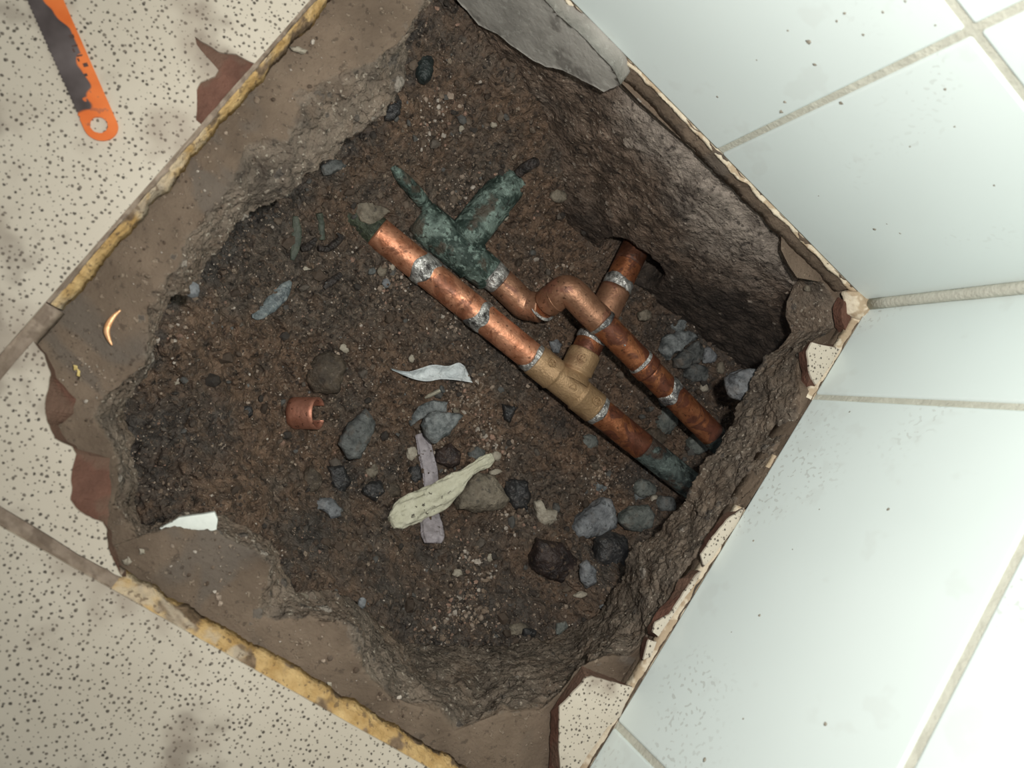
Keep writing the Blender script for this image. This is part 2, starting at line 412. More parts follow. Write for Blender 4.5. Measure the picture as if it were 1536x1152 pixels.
def m_blade():
    n = NT('worn_orange_paint')
    x, y, z = n.sep()
    wob = n.math('MULTIPLY', n.math('SUBTRACT', n.noise(48, 2, 0.5), 0.5), 0.0060)
    e = n.math('ADD', y, wob)
    wornm = n.step(e, -0.0012, -0.0006)
    tip = n.step(n.math('ADD', x, n.math('MULTIPLY', wob, 0.6)), 0.0050, 0.0060)
    isl = n.math('SUBTRACT', 1.0, n.math('MULTIPLY', n.step(n.noise(150, 3), 0.90, 0.96), 0.8))
    worn = n.math('MULTIPLY', n.math('MULTIPLY', wornm, tip), isl)
    sc = n.math('MULTIPLY', n.step(n.noise(260, 3), 0.95, 1.0), 0.4)
    worn = n.math('MAXIMUM', worn, sc)
    paint = n.mix(n.noise(60, 3), (0.62, 0.13, 0.022), (0.74, 0.19, 0.045))
    steel = n.mix(n.noise(60, 4), (0.045, 0.034, 0.032), (0.12, 0.10, 0.098))
    return n.out(n.mix(worn, paint, steel), 0.5, 0, n.bump(worn, 0.3, -0.0002), 0.4)

M = dict(glaze=m_glaze(), clay=m_clay(), wtile=m_walltile(),
         wgrout=m_grout('wall_grout', (0.47, 0.47, 0.40), (0.54, 0.54, 0.46), 0.15, (0.38, 0.36, 0.29)),
         cream=m_grout('cream_grout', (0.58, 0.50, 0.37), (0.70, 0.62, 0.48), 0.7, (0.36, 0.26, 0.16)),
         joint=m_grout('dirty_floor_grout', (0.20, 0.155, 0.115), (0.31, 0.25, 0.195), 0.6, (0.13, 0.095, 0.07)),
         yellow=m_yellow(), slab=m_slab(), soil=m_soil(), earth=m_earthface(), plaster=m_plaster(),
         copper=m_copper(), copper_ox=m_copper('oxidised_copper', 0.9, (0.26, 0.092, 0.040), (0.46, 0.19, 0.085), (0.055, 0.018, 0.011)),
         dark_copper=m_copper('tarnished_copper', 0.9, (0.10, 0.042, 0.025), (0.19, 0.075, 0.04), (0.04, 0.02, 0.014)),
         elbow=m_copper('dull_copper_fitting', 0.35, (0.30, 0.155, 0.09), (0.43, 0.235, 0.145), (0.11, 0.045, 0.028)),
         cut=m_copper('cut_copper', 0.1, (0.46, 0.20, 0.13), (0.56, 0.27, 0.19), (0.28, 0.10, 0.06)),
         patina=m_patina(), patina_end=m_patina('grey_green_patina', (0.020, 0.028, 0.026), (0.085, 0.110, 0.100), (0.05, 0.03, 0.02)), olive=m_patina('olive_patina', (0.028, 0.036, 0.022), (0.060, 0.072, 0.045), (0.05, 0.034, 0.02)),
         solder=m_solder(), brass=m_brass(), blade=m_blade(),
         st_grey=m_stone('grey_stone', (0.07, 0.077, 0.075), (0.165, 0.173, 0.166), mud=0.55),
         st_blue=m_stone('blue_grey_stone', (0.13, 0.14, 0.15), (0.26, 0.275, 0.285), mud=0.3),
         st_green=m_stone('green_grey_stone', (0.10, 0.115, 0.105), (0.20, 0.215, 0.195), mud=0.45),
         st_black=m_stone('black_stone', (0.012, 0.012, 0.013), (0.045, 0.045, 0.045), (0.10, 0.09, 0.08), 0.5, 60, 0.5, 0.2),
         st_maroon=m_stone('maroon_stone', (0.018, 0.012, 0.011), (0.055, 0.036, 0.03), (0.13, 0.09, 0.06), 0.5, 70, 0.6, 0.2),
         st_pale=m_stone('pale_stone', (0.33, 0.29, 0.22), (0.46, 0.42, 0.34), (0.2, 0.16, 0.11), 0.3, mud=0.1),
         st_tan=m_stone('tan_stone', (0.13, 0.11, 0.08), (0.26, 0.225, 0.17), mud=0.3),
         st_mud=m_stone('mud_coated_stone', (0.045, 0.034, 0.024), (0.10, 0.078, 0.055), (0.16, 0.13, 0.10), 0.5, mud=0.5),
         st_teal=m_stone('dark_teal_stone', (0.012, 0.018, 0.018), (0.03, 0.042, 0.04), mud=0.1, rough=0.5),
         st_slate=m_stone('slate_stone', (0.10, 0.115, 0.118), (0.24, 0.26, 0.258), (0.04, 0.045, 0.045), 0.5, 200, mud=0.1),
         gravel=m_attrcol('gravel_bits'), cloth=m_plain('cream_rag', (0.48, 0.47, 0.35), (0.60, 0.59, 0.46), 0.85, 140, 0, 0.6, 0.9),
         strip=m_plain('grey_plastic', (0.21, 0.19, 0.20), (0.36, 0.33, 0.35), 0.5, 160, 0, 0.5, 0.6),
         paper=m_plain('white_paper', (0.45, 0.49, 0.50), (0.66, 0.70, 0.70), 0.8, 90, 0, 1.0),
         chip=m_plain('white_ceramic', (0.62, 0.66, 0.61), (0.72, 0.76, 0.70), 0.35, 90, 0, 0.1),
         bone=m_plain('screw_metal', (0.40, 0.37, 0.28), (0.55, 0.52, 0.42), 0.4, 150, 0.5, 0.2),
         char=m_plain('charred_wood', (0.010, 0.009, 0.008), (0.05, 0.04, 0.035), 0.55, 200, 0, 0.8),
         greenwood=m_plain('green_stained_strip', (0.035, 0.045, 0.035), (0.075, 0.085, 0.062), 0.6, 150, 0, 0.5),
         slag=m_stone('blue_shard', (0.05, 0.065, 0.075), (0.22, 0.26, 0.265), (0.32, 0.34, 0.32), 0.5, 130, 0.45, 0.1),
         orange=m_plain('bright_copper_curl', (0.72, 0.36, 0.16), (0.82, 0.48, 0.26), 0.45, 200, 0.5, 0.2),
         mark=m_plain('dark_print', (0.05, 0.03, 0.025), (0.09, 0.05, 0.04), 0.6),
         yellowbit=m_plain('yellow_crumb', (0.55, 0.42, 0.15), (0.66, 0.52, 0.22), 0.8),
         dirt=m_plain('dried_dirt', (0.22, 0.20, 0.16), (0.36, 0.33, 0.27), 0.9, 300))

# ------------------------------------------------------------------ floor slab: mortar bed with the broken opening
X1, Y1 = 0.3117, 0.3240
ZT = -0.0125
# (edge of the flat top in px) , (lower lip in px, its height)
ST = [
 ((700, -70), (690, -58), -.03), ((668, -30), (668, -28), -.03), ((641, -5), (649, 2), -.026), ((612, 45), (616, 52), -.028), ((598, 62), (609, 66), -.03),
 ((560, 92), (608, 115), -.034), ((536, 100), (573, 175), -.034), ((500, 112), (558, 191), -.034), ((462, 140), (532, 210), -.034),
 ((440, 155), (497, 238), -.034), ((428, 207), (453, 262), -.034), ((392, 205), (447, 276), -.034), ((371, 210), (404, 309), -.036),
 ((350, 268), (383, 315), -.036), ((326, 312), (353, 335), -.034), ((292, 343), (336, 370), -.034), ((264, 400), (309, 403), -.034),
 ((240, 425), (290, 441), -.034), ((222, 438), (260, 452), -.032), ((222, 475), (241, 471), -.028), ((226, 512), (237, 512), -.026),
 ((220, 540), (232, 542), -.026), ((186, 572), (202, 578), -.030), ((150, 600), (192, 600), -.034), ((138, 625), (191, 622), -.040), ((150, 650), (202, 650), -.042),
 ((168, 682), (204, 682), -.042), ((176, 718), (213, 718), -.042), ((172, 753), (196, 753), -.036), ((188, 790), (205, 782), -.036),
 ((205, 805), (224, 784), -.038), ((230, 796), (246, 778), -.038), ((262, 788), (276, 770), -.038), ((326, 800), (338, 778), -.040), ((391, 834), (404, 812), -.042),
 ((404, 850), (417, 828), -.042), ((401, 875), (422, 862), -.040), ((386, 897), (428, 880), -.036), ((384, 929), (440, 892), -.036),
 ((412, 933), (470, 888), -.044), ((460, 928), (505, 892), -.050), ((504, 931), (530, 905), -.062), ((519, 950), (562, 932), -.078), ((529, 978), (590, 955), -.090),
 ((552, 1014), (612, 965), -.098), ((589, 1045), (645, 968), -.102), ((655, 1070), (690, 970), -.104), ((683, 1098), (718, 970), -.104),
 ((700, 1091), (738, 967), -.104), ((739, 1073), (765, 963), -.104), ((808, 1067), (805, 960), -.104), ((824, 1055), (846, 952), -.104),
 ((840, 1040), (872, 938), -.102), ((868, 1000), (892, 922), -.10), ((905, 985), (905, 900), -.098), ((940, 985), (914, 886), -.094),
 ((962, 968), (930, 868), -.088), ((990, 930), (938, 845), -.082), ((1030, 872), (950, 822), -.076), ((1062, 812), (985, 800), -.070),
 ((1090, 778), (1008, 776), -.064), ((1122, 738), (1020, 760), -.060), ((1148, 702), (1033, 738), -.056), ((1168, 676), (1049, 709), -.054),
 ((1180, 655), (1060, 688), -.054), ((1193, 634), (1079, 663), -.054), ((1200, 612), (1088, 642), -.054), ((1200, 590), (1106, 618), -.052),
 ((1196, 562), (1122, 598), -.050), ((1203, 528), (1136, 560), -.048), ((1222, 510), (1150, 537), -.046), ((1243, 500), (1168, 521), -.044),
 ((1256, 490), (1187, 498), -.042), ((1260, 474), (1178, 474), -.042), ((1256, 450), (1180, 452), -.040), ((1240, 428), (1190, 428), -.036),
 ((1228, 416), (1200, 418), -.026), ((1212, 408), (1207, 412), -.022), ((1196, 417), (1192, 420), -.022), ((1183, 398), (1179, 400), -.022), ((1171, 374), (1168, 376), -.022), ((1172, 348), (1168, 351), -.022),
 ((1150, 328), (1146, 331), -.022), ((1119, 300), (1115, 303), -.022), ((1086, 268), (1082, 271), -.022), ((1040, 224), (1036, 227), -.022),
 ((1000, 188), (996, 191), -.022), ((960, 152), (956, 155), -.022), ((927, 118), (923, 121), -.022), ((916, 96), (912, 99), -.022),
 ((870, 47), (866, 50), -.022), ((837, 25), (833, 28), -.022), ((815, 0), (811, 3), -.022), ((780, -40), (776, -37), -.022), ((735, -80), (731, -76), -.024)]
HIGH = {(1122, 738), (1148, 702), (1168, 676), (1180, 655), (1193, 634), (1200, 612), (1200, 590)}   # mortar still reaches the wall tiles here
crest = np.array([unp(c[0], c[1], -.0035 if c in HIGH else ZT - .0005) for c, e, z in ST])
edge = np.array([unp(e[0], e[1], z) for c, e, z in ST])
mid = (crest + edge) / 2
NCOL = 1900
L = np.concatenate([[0], np.cumsum(np.linalg.norm(np.diff(np.vstack([mid, mid[:1]]), axis=0), axis=1) + .002)])
u = np.linspace(0, L[-1], NCOL + 1)[:-1]
cr = np.stack([np.interp(u, L, np.append(crest[:, k], crest[0, k])) for k in range(3)], 1)
ed = np.stack([np.interp(u, L, np.append(edge[:, k], edge[0, k])) for k in range(3)], 1)
cen = np.array([.13, .15])
rad = cr[:, :2] - cen; rad /= np.linalg.norm(rad, axis=1)[:, None]
def outward(P, d, dz):
    Q = P.copy(); Q[:, :2] += rad * d; Q[:, 2] += dz
    Q[:, 0] = np.maximum(Q[:, 0], -0.045); Q[:, 1] = np.maximum(Q[:, 1], -0.022); return Q
ou = cr.copy(); ou[:, :2] += rad * 0.10; ou[:, 2] = cr[:, 2] + .0005
ou[:, 0] = np.maximum(ou[:, 0], -.045); ou[:, 1] = np.maximum(ou[:, 1], -.022)
u1 = outward(ed, .012, -.010); u2 = outward(ed, .06, -.012)
u2[:, 2] = np.minimum(u2[:, 2], -.05)
rows = []; br = []
for k in range(60):
    t = k / 60; rows.append(ou + (cr - ou) * t); br.append(np.full(NCOL, 0.0 if t < .93 else (t - .93) * 3))
for k in range(70):
    t = k / 70; P = cr + (ed - cr) * t; P[:, 2] = cr[:, 2] + (ed[:, 2] - cr[:, 2]) * (0.25 * t + 0.75 * t ** 1.6)
    rows.append(P); br.append(np.full(NCOL, min(1.0, .25 + 5 * t)))
for k in range(10): rows.append(ed + (u1 - ed) * k / 10); br.append(np.ones(NCOL))
for k in range(11): rows.append(u1 + (u2 - u1) * k / 10); br.append(np.ones(NCOL))
NROW = len(rows); V = np.vstack(rows); B = np.concatenate(br)
colw = np.tile(np.clip((cr[:, 1] - .012) / .02, 0.12, 1) , NROW)
amp = (0.0004 + 0.0042 * B) * colw
D = np.stack([fbm(V, 55, 5, 3), fbm(V, 55, 5, 23), fbm(V, 60, 5, 43)], 1)
D[:, 2] += 0.2 * ridge(V, 90, 4, 9) * np.clip(B, 0, 1)
V = V + D * amp[:, None]
fine = np.stack([fbm(V, 210, 4, 103, .65), fbm(V, 210, 4, 123, .65), fbm(V, 210, 4, 143, .65)], 1)
V = V + fine * ((0.0003 + 0.0024 * B) * colw)[:, None]
h_, id1 = worley(V, .010, 501, .4); h2_, id2 = worley(V, .0048, 502, .55)
wl_ = np.tile(np.clip((.26 - cr[:, 0]) / .05, .35, 1), NROW)
cdir = np.c_[-np.tile(rad, (NROW, 1)) * .6, np.full(len(V), .75)]
V = V + cdir * ((h_ * .010 * .5 + h2_ * .0048 * .55) * wl_ * np.clip(B, 0, 1) * np.clip(colw * 1.2, 0, 1))[:, None]
tsl = np.where(B > .1, np.where(h2_ > .05, id2, np.where(h_ > .05, id1, 0)), 0)
V[:, 2] += (1 - np.clip(B, 0, 1)) * 0.0012 * (fbm(V, 26, 4, 77) - .35)
low = (B < 0.05) & (V[:, 0] > .02); V[low, 2] = np.minimum(V[low, 2], -0.0106)
floor = mk('floor', V, grid_faces(NROW, NCOL, True), M['slab'], origin=(0, 0, 0), attrs={'broken': B, 'tone': tsl})
floor['kind'] = 'structure'; floor['label'] = 'brown mortar bed on a broken concrete slab around the dug opening'; floor['category'] = 'floor'

# ------------------------------------------------------------------ floor tiles
def jag(P, n=5, a=.0006, seed=0):
    """subdivide a closed outline and roughen it"""
    out = []
    for i in range(len(P)):
        p, q = np.array(P[i], float), np.array(P[(i + 1) % len(P)], float)
        for k in range(n): out.append(p + (q - p) * k / n)
    out = np.array(out); X = np.c_[out, np.zeros(len(out))] if out.shape[1] == 2 else out
    out[:, 0] += a * fbm(X, 260, 3, seed); out[:, 1] += a * fbm(X, 260, 3, seed + 50)
    return out
def prism(top, bot, zt, zb):
    n = len(top)
    V = np.vstack([np.c_[top, np.full(n, zt)], np.c_[bot, np.full(n, zb)]])
    F = [tuple(range(n)), tuple(range(2 * n - 1, n - 1, -1))]
    for i in range(n):
        j = (i + 1) % n; F.append((i, i + n, j + n, j))
    return V, F
def xy(P, z=0.0): return np.array([unp(a, b, z)[:2] for a, b in P])
def rect(x0, x1, y0, y1): return np.array([(x0, y0), (x1, y0), (x1, y1), (x0, y1)], float)
def ensure_ccw(P):
    a = np.sum(P[:, 0] * np.roll(P[:, 1], -1) - P[:, 1] * np.roll(P[:, 0], -1)); return a > 0
def floor_tile(glaze, body, gtop=0.0, zb=-0.0098, label=None, glabel=None):
    if not ensure_ccw(glaze): glaze = glaze[::-1]
    if not ensure_ccw(body): body = body[::-1]
    c = body.mean(0); og = (c[0], c[1], zb)
    if len(glaze) == len(body):
        Vb, Fb = prism(glaze, body, gtop - .0012, zb)
    else:
        Vb, Fb = prism(body, body, gtop - .0012, zb)
    t = mk('tile', Vb, Fb, M['clay'], floor, smooth=False, origin=og)
    Vg, Fg = prism(glaze, glaze, gtop, gtop - .00115)
    g = mk('glaze', Vg, Fg, M['glaze'], t, smooth=False, origin=og)
    if label: t['label'] = label
    g['label'] = 'cream glaze speckled with black dots'
    return t
J = 0.0032
# whole tile at the upper left, its glaze chipped off beside the opening
notch = xy([(382, 95), (355, 81), (328, 78), (309, 66), (291, 55), (295, 66), (309, 85), (327, 105), (323, 115), (301, 123), (295, 134), (295, 164), (294, 180), (302, 187)])
ex, ey = X1, 0.0035
notch[0][0] = X1; notch[-1][0] = X1
nj = jag(notch, 4, .0005, 3)[:-3]; nj[0] = notch[0]; nj[-1] = notch[-1]
if nj[0][1] > nj[-1][1]: nj = nj[::-1]
gl = np.vstack([[(X1, ey)], nj, [(X1, Y1 - J), (X1 + .312, Y1 - J), (X1 + .312, ey)]])
floor_tile(gl, rect(X1, X1 + .312, ey, Y1 - J), label='whole speckled floor tile with a brown chip at its edge')
# whole tile at the lower left
floor_tile(rect(.0035, X1 - J, Y1, Y1 + .312), rect(.0035, X1 - J, Y1, Y1 + .312), label='whole speckled floor tile at the lower left')
for (a, b) in ((X1, Y1), (X1 + .3152, .0035), (X1 + .3152, Y1), (.0035, Y1 + .3152), (X1, Y1 + .3152)):
    x1 = a + .312 if a > .01 else X1 - J
    y1 = b + .312 if b > .01 else Y1 - J
    floor_tile(rect(a, x1, b, y1), rect(a, x1, b, y1), label='whole speckled floor tile away from the opening')
# broken remnants: (glaze px, clay body px) pairs
def remnant(pairs, label, extra=None, n=6, seed=1):
    g = np.array([unp(*p[0], 0)[:2] if len(p[0]) == 2 else p[0][:2] for p in pairs])
    b = np.array([unp(*p[1], -.0095)[:2] if len(p[1]) == 2 else p[1][:2] for p in pairs])
    return floor_tile(jag(g, n, .0007, seed), jag(b, n, .0012, seed + 9), label=label)
W = lambda x, y: (x, y, 0)
remnant([((50, 513), (52, 511)), ((66, 532), (72, 531)), ((74, 562), (85, 566)), ((70, 590), (112, 598)), ((67, 612), (111, 620)), ((69, 635), (88, 638)), ((82, 658), (100, 662)),
         ((107, 671), (120, 675)), ((112, 682), (164, 686)), ((107, 721), (168, 730)), ((105, 751), (162, 772)), ((120, 767), (160, 782)), ((137, 778), (158, 790)), ((153, 783), (164, 796)),
         ((159, 794), (167, 806)), ((161, 812), (172, 826)), ((169, 841), (181, 848)), ((183, 866), (193, 868)), ((120, 832), W(.2895, Y1 - .007)), (W(X1 - .006, Y1 - .007), W(X1 - .006, Y1 - .007))],
        'broken corner of a speckled tile with rust-red clay edge', seed=4)
remnant([((1218, 514), (1214, 512)), ((1260, 523), (1260, 520)), ((1243, 552), (1243, 553)), ((1224, 578), (1222, 596)), ((1219, 569), (1205, 592)), ((1215, 557), (1202, 558)), ((1211, 526), (1200, 530))],
        'small speckled tile scrap near the wall corner', n=4, seed=5)
remnant([((1117, 762), (1126, 752)), ((1091, 780), (1087, 771)), ((1070, 806), (1064, 798)), ((1052, 832), (1050, 822)), ((1056, 851), (1052, 853)), ((1069, 836), (1070, 838)), ((1106, 787), (1110, 786))],
        'thin upper speckled tile sliver along the wall', n=4, seed=6)
remnant([((1052, 857), (1043, 854)), ((1039, 870), (1020, 869)), ((1022, 897), (1004, 898)), ((1005, 922), (980, 925)), ((984, 934), (972, 940)), ((979, 949), (973, 952)), ((988, 955), (986, 958)), ((1020, 908), (1022, 912)), ((1048, 868), (1050, 870))],
        'longer middle speckled tile sliver along the wall', n=4, seed=7)
remnant([((974, 961), (967, 953)), ((985, 964), (987, 964)), ((976, 985), (978, 986)), ((966, 990), (960, 988)), ((968, 975), (961, 970))], 'tiny speckled tile crumb along the wall', n=3, seed=8)
remnant([((889, 1014), (893, 1007)), ((920, 1023), (922, 1018)), ((949, 1031), (952, 1030)), ((930, 1074), (932, 1076)), ((911, 1091), (912, 1094)), ((874, 1144), (876, 1148)), ((855, 1172), (858, 1178)), ((842, 1172), (826, 1178)),
         ((838, 1114), (824, 1114)), ((840, 1061), (826, 1068)), ((866, 1033), (855, 1024)), ((880, 1016), (872, 1000))], 'large speckled tile fragment at the foot of the wall', n=5, seed=9)
# red clay scrap left in the corner
b = xy([(1262, 446), (1276, 452), (1280, 480), (1268, 506), (1258, 490), (1254, 462)], -.008); t = xy([(1268, 452), (1275, 458), (1276, 478), (1268, 494), (1263, 482), (1261, 464)], -.004)
Vb, Fb = prism(jag(t, 4, .0008, 2), jag(b, 4, .001, 3), -.004, -.0105)
o = mk('clay_scrap', Vb, Fb, M['clay'], floor, smooth=False); o['label'] = 'red clay scrap left in the corner'

# grout along the tile edges
def grout_band(name, axis, c0, c1, s0, s1, z0, z1, mat, parent, n=260, jagw=.0018, seed=0, label=None, drop=.004, zj=0.0, rough=0.0):
    """ragged strip: runs along an axis from s0 to s1, across from c0 (tile side) to c1 (open side)"""
    s = np.linspace(s0, s1, n); m = 9; rows = []
    X = np.c_[s, np.full(n, seed * 1.3), np.zeros(n)]
    e1 = c1 + np.sign(c1 - c0) * jagw * (fbm(X, 130, 5, seed, .65) * 1.5)
    for k in range(m):
        t = k / (m - 1); c = c0 + (e1 - c0) * t
        z = z0 + (z1 - z0) * (t ** 1.5) + .0008 * fbm(np.c_[s * 1.0, c, np.full(n, k)], 190, 3, seed + 5)
        c = c + rough * fbm(np.c_[s, np.full(n, seed * .7), z], 140, 4, seed + 30, .6)
        z = z + zj * t * (fbm(X, 120, 4, seed + 9) * 1.6)
        if k == m - 1: z = z - drop
        rows.append(np.c_[s, c, z] if axis == 'x' else np.c_[c, s, z])
    rows.append(np.c_[s, np.full(n, c0), np.full(n, z1 - drop)] if axis == 'x' else np.c_[np.full(n, c0), s, np.full(n, z1 - drop)])
    ob = mk(name, np.vstack(rows), grid_faces(m + 1, n), mat, parent)
    if label: ob['label'] = label
    return ob
grout_band('grout_strip', 'y', X1 - .0012, X1 - .0038, .0, .2475, -.0022, -.0075, M['yellow'], floor, n=700, seed=1, jagw=.0014, label='yellow ochre grout ridge left along the upper tile edge')
grout_band('grout_edge', 'y', X1 + .0002, X1 - .0014, .0, .2475, -.0004, -.0020, M['joint'], floor, n=400, seed=21, jagw=.0007, label='thin grey grout line beside the upper tile edge')
grout_band('grout_strip', 'x', Y1 + .0002, Y1 - .0056, .02, 0.2288, -.0010, -.0070, M['yellow'], floor, n=700, seed=2, jagw=.0014, label='yellow ochre grout ridge left along the lower tile edge')
grout_band('grout_joint', 'y', X1 + .0001, X1 - .0064, .2480, Y1, -.0012, -.002, M['joint'], floor, seed=3, jagw=.0004, label='grey brown joint beside the broken tile corner')
grout_band('grout_joint', 'x', Y1 + .0001, Y1 - .0074, 0.2288, X1, -.0012, -.002, M['joint'], floor, seed=4, jagw=.0004, label='grey brown joint below the broken tile corner')
grout_band('grout_joint', 'x', Y1 + .0002, Y1 - J - .0002, X1, X1 + .6, -.001, -.001, M['joint'], floor, n=80, seed=6, jagw=0)
grout_band('grout_joint', 'y', X1 + .0002, X1 - J - .0002, Y1, Y1 + .6, -.001, -.001, M['joint'], floor, n=80, seed=7, jagw=0)

# ------------------------------------------------------------------ tiled walls
ZTOP = 0.80
def slab_box(x0, x1, y0, y1, z0, z1):
    V = [(x, y, z) for z in (z0, z1) for (x, y) in ((x0, y0), (x1, y0), (x1, y1), (x0, y1))]
    return V, [(0, 3, 2, 1), (4, 5, 6, 7), (0, 1, 5, 4), (1, 2, 6, 5), (2, 3, 7, 6), (3, 0, 4, 7)]
def bev(ob, wd=.0012, seg=3):
    m = ob.modifiers.new('bevel', 'BEVEL'); m.width = wd * S; m.segments = seg; m.limit_method = 'ANGLE'
GW = 0.0017
V, F = slab_box(-.03, 1.0, -.030, -.0011, .0002, ZTOP)
wallA = mk('wall_back', V, F, M['wgrout'], smooth=False, origin=(.4, -.01, 0)); wallA['kind'] = 'structure'
wallA['label'] = 'white tiled wall along the upper right'; wallA['category'] = 'wall'
V, F = slab_box(-.030, -.0011, -.0005, 1.0, .0002, ZTOP)
wallB = mk('wall_right', V, F, M['wgrout'], smooth=False, origin=(-.01, .4, 0)); wallB['kind'] = 'structure'
wallB['label'] = 'white tiled wall along the lower right'; wallB['category'] = 'wall'
xs = [.0016, .1245, .3275, .5305, .7335, .9365]; zs = [0, .1375, .3400, .5425, .745]; ys = [.0016, .0638, .2640, .4640, .6640, .8640]
for i in range(5):
    for k in range(4):
        V, F = slab_box(xs[i] + GW, xs[i + 1] - GW, -.009, 0, zs[k] + (GW if k else .0004), zs[k + 1] - GW)
        o = mk('tile', V, F, M['wtile'], wallA, smooth=False, origin=((xs[i] + xs[i + 1]) / 2, -.009, zs[k])); bev(o)
        V, F = slab_box(-.009, 0, ys[i] + GW, ys[i + 1] - GW, zs[k] + (GW if k else .0004), zs[k + 1] - GW)
        o = mk('tile', V, F, M['wtile'], wallB, smooth=False, origin=(-.009, (ys[i] + ys[i + 1]) / 2, zs[k])); bev(o)
# cream bedding showing under the wall tiles
grout_band('grout_strip', 'x', -.003, .0004, .006, .62, -.0002, -.0022, M['cream'], wallA, n=800, jagw=.0007, seed=11, drop=.0006, zj=.0014, label='cream grout line under the upper wall tiles')
grout_band('mortar_edge', 'x', -.0012, .0002, .014, .62, -.0010, -.0110, M['slab'], wallA, n=800, jagw=.0006, seed=15, drop=.003, rough=.0016, label='brown mortar edge under the cream grout line')
grout_band('grout_strip', 'y', -.004, .0016, .0080, .0655, -.0002, -.0040, M['cream'], wallB, n=160, jagw=.0007, seed=12, drop=.002, label='cream grout line under the narrow corner tile')
grout_band('grout_strip', 'y', -.004, .0013, .1370, .62, -.0002, -.0050, M['cream'], wallB, n=400, jagw=.0008, seed=13, drop=.003, label='cream grout line under the wide wall tiles')
grout_band('grout_strip', 'y', -.004, .0004, .1030, .1110, -.0002, -.0030, M['cream'], wallB, n=40, jagw=.0008, seed=14, drop=.001, label='short cream grout chip under the wide wall tile')
grout_band('mortar_edge', 'y', -.0014, -.0004, .012, .62, -.0010, -.0120, M['slab'], wallB, n=600, jagw=.0004, seed=16, drop=.004, rough=.0008, label='brown mortar edge under the lower right wall tiles')
pth = np.array([(.0016, .0016, z) for z in np.linspace(.004, .75, 60)])
V, F = sweep(pth, .0030, 12, noise=.15, up=(0, 1, 0)); mk('corner_grout', V, F, M['wgrout'], wallA)['label'] = 'beige grout filling the vertical corner joint'

# ------------------------------------------------------------------ foundation face under the upper right wall
x = np.linspace(-.11, .40, 520); z = np.linspace(-.0150, -.205, 200)
ZZ, XX = np.meshgrid(z, x, indexing='ij')
P = np.c_[XX.ravel(), np.full(XX.size, .004), ZZ.ravel()]
h1 = unpy(957, 372, .004)
P[:, 1] += .0070 * fbm(P, 20, 4, 5) + .0009 * ridge(P, 60, 4, 8) + .010 * np.clip((-.05 - P[:, 2]) / .1, 0, 1) * np.clip((.25 - P[:, 0]) / .1, 0, 1) - .003
P[:, 1] += .0013 * fbm(P, 190, 4, 15, .65)
h_, idf = worley(P, .009, 401, .4); P[:, 1] += h_ * .009 * .15
h2_, idf2 = worley(P, .0042, 402, .45); P[:, 1] += h2_ * .0042 * .25
tf = np.where(h2_ > .05, idf2, np.where(h_ > .05, idf, 0))
P[:, 1] -= .006 * np.exp(-((P[:, 2] + .02) / .012) ** 2)
hd = np.sqrt(((P[:, 0] - h1[0] + .004) / .027) ** 2 + ((P[:, 2] + .140) / .025) ** 2) + .10 * fbm(P, 90, 3, 4)
P[:, 1] -= .040 * (1 - np.clip((hd - .75) / .22, 0, 1))
g = np.clip(1 - (-P[:, 2] - .02) / .09, 0, 1) * np.clip((.24 - P[:, 0]) / .09, 0, 1) * np.clip((P[:, 0] + .01) / .04, 0.0, 1)
face = mk('wall_foundation', P, grid_faces(200, 520), M['earth'], origin=(.15, 0, -.2), attrs={'grey': g, 'tone': tf, 'damp_shade': np.clip(np.exp(-((P[:, 0] + .02) / .075) ** 2) * np.clip((-.045 - P[:, 2]) / .04, 0, 1) + .75 * np.clip((-.085 - P[:, 2]) / .05, 0, 1), 0, 1)})  # mask paints shade over damp earth, in the corner and towards the bottom
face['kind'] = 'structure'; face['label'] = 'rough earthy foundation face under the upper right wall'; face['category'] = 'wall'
# grey plaster skin hanging on that face
pl = [(670, -30), (687, 3), (716, 38), (745, 52), (772, 72), (800, 90), (822, 101), (843, 105), (880, 124), (905, 138), (931, 126), (926, 112), (917, 97), (893, 72), (868, 48), (836, 26), (815, 0), (775, -45)]
Q = np.array([unpy(a, b, .0085) for a, b in pl]); Q = jag(Q[:, [0, 2]], 5, .0008, 3)
def fill_sheet(Q, y0, th, mat, name, parent, step=.0025):
    """flat plate in the x-z plane with an inner grid so that its face can be uneven"""
    import mathutils.geometry as mg
    lo, hi = Q.min(0), Q.max(0); pts = [Vector(q) for q in Q]; n = len(pts)
    for a in np.arange(lo[0], hi[0], step):
        for c in np.arange(lo[1], hi[1], step):
            # point in polygon
            ins = False; j = n - 1
            for i in range(n):
                if ((Q[i][1] > c) != (Q[j][1] > c)) and (a < (Q[j][0] - Q[i][0]) * (c - Q[i][1]) / (Q[j][1] - Q[i][1]) + Q[i][0]): ins = not ins
                j = i
            if ins: pts.append(Vector((a + random.uniform(-.0005, .0005), c + random.uniform(-.0005, .0005))))
    vv, _, ff, *_ = mg.delaunay_2d_cdt(pts, [(i, (i + 1) % n) for i in range(n)], [list(range(n))], 1, 1e-6)
    A = np.array([(v[0], 0, v[1]) for v in vv]); A[:, 1] = y0 + .0014 * fbm(A, 35, 4, 6)
    Bk = A.copy(); Bk[:, 1] = y0 - th
    F = [tuple(f)[::-1] for f in ff] + [tuple(i + len(A) for i in f) for f in ff]
    # side wall
    cnt = {}
    for f in ff:
        for i in range(len(f)):
            e = (f[i], f[(i + 1) % len(f)]); cnt[tuple(sorted(e))] = cnt.get(tuple(sorted(e)), 0) + 1
    for (i, j), k in cnt.items():
        if k == 1: F.append((i, j, j + len(A), i + len(A)))
    return mk(name, np.vstack([A, Bk]), F, mat, parent)
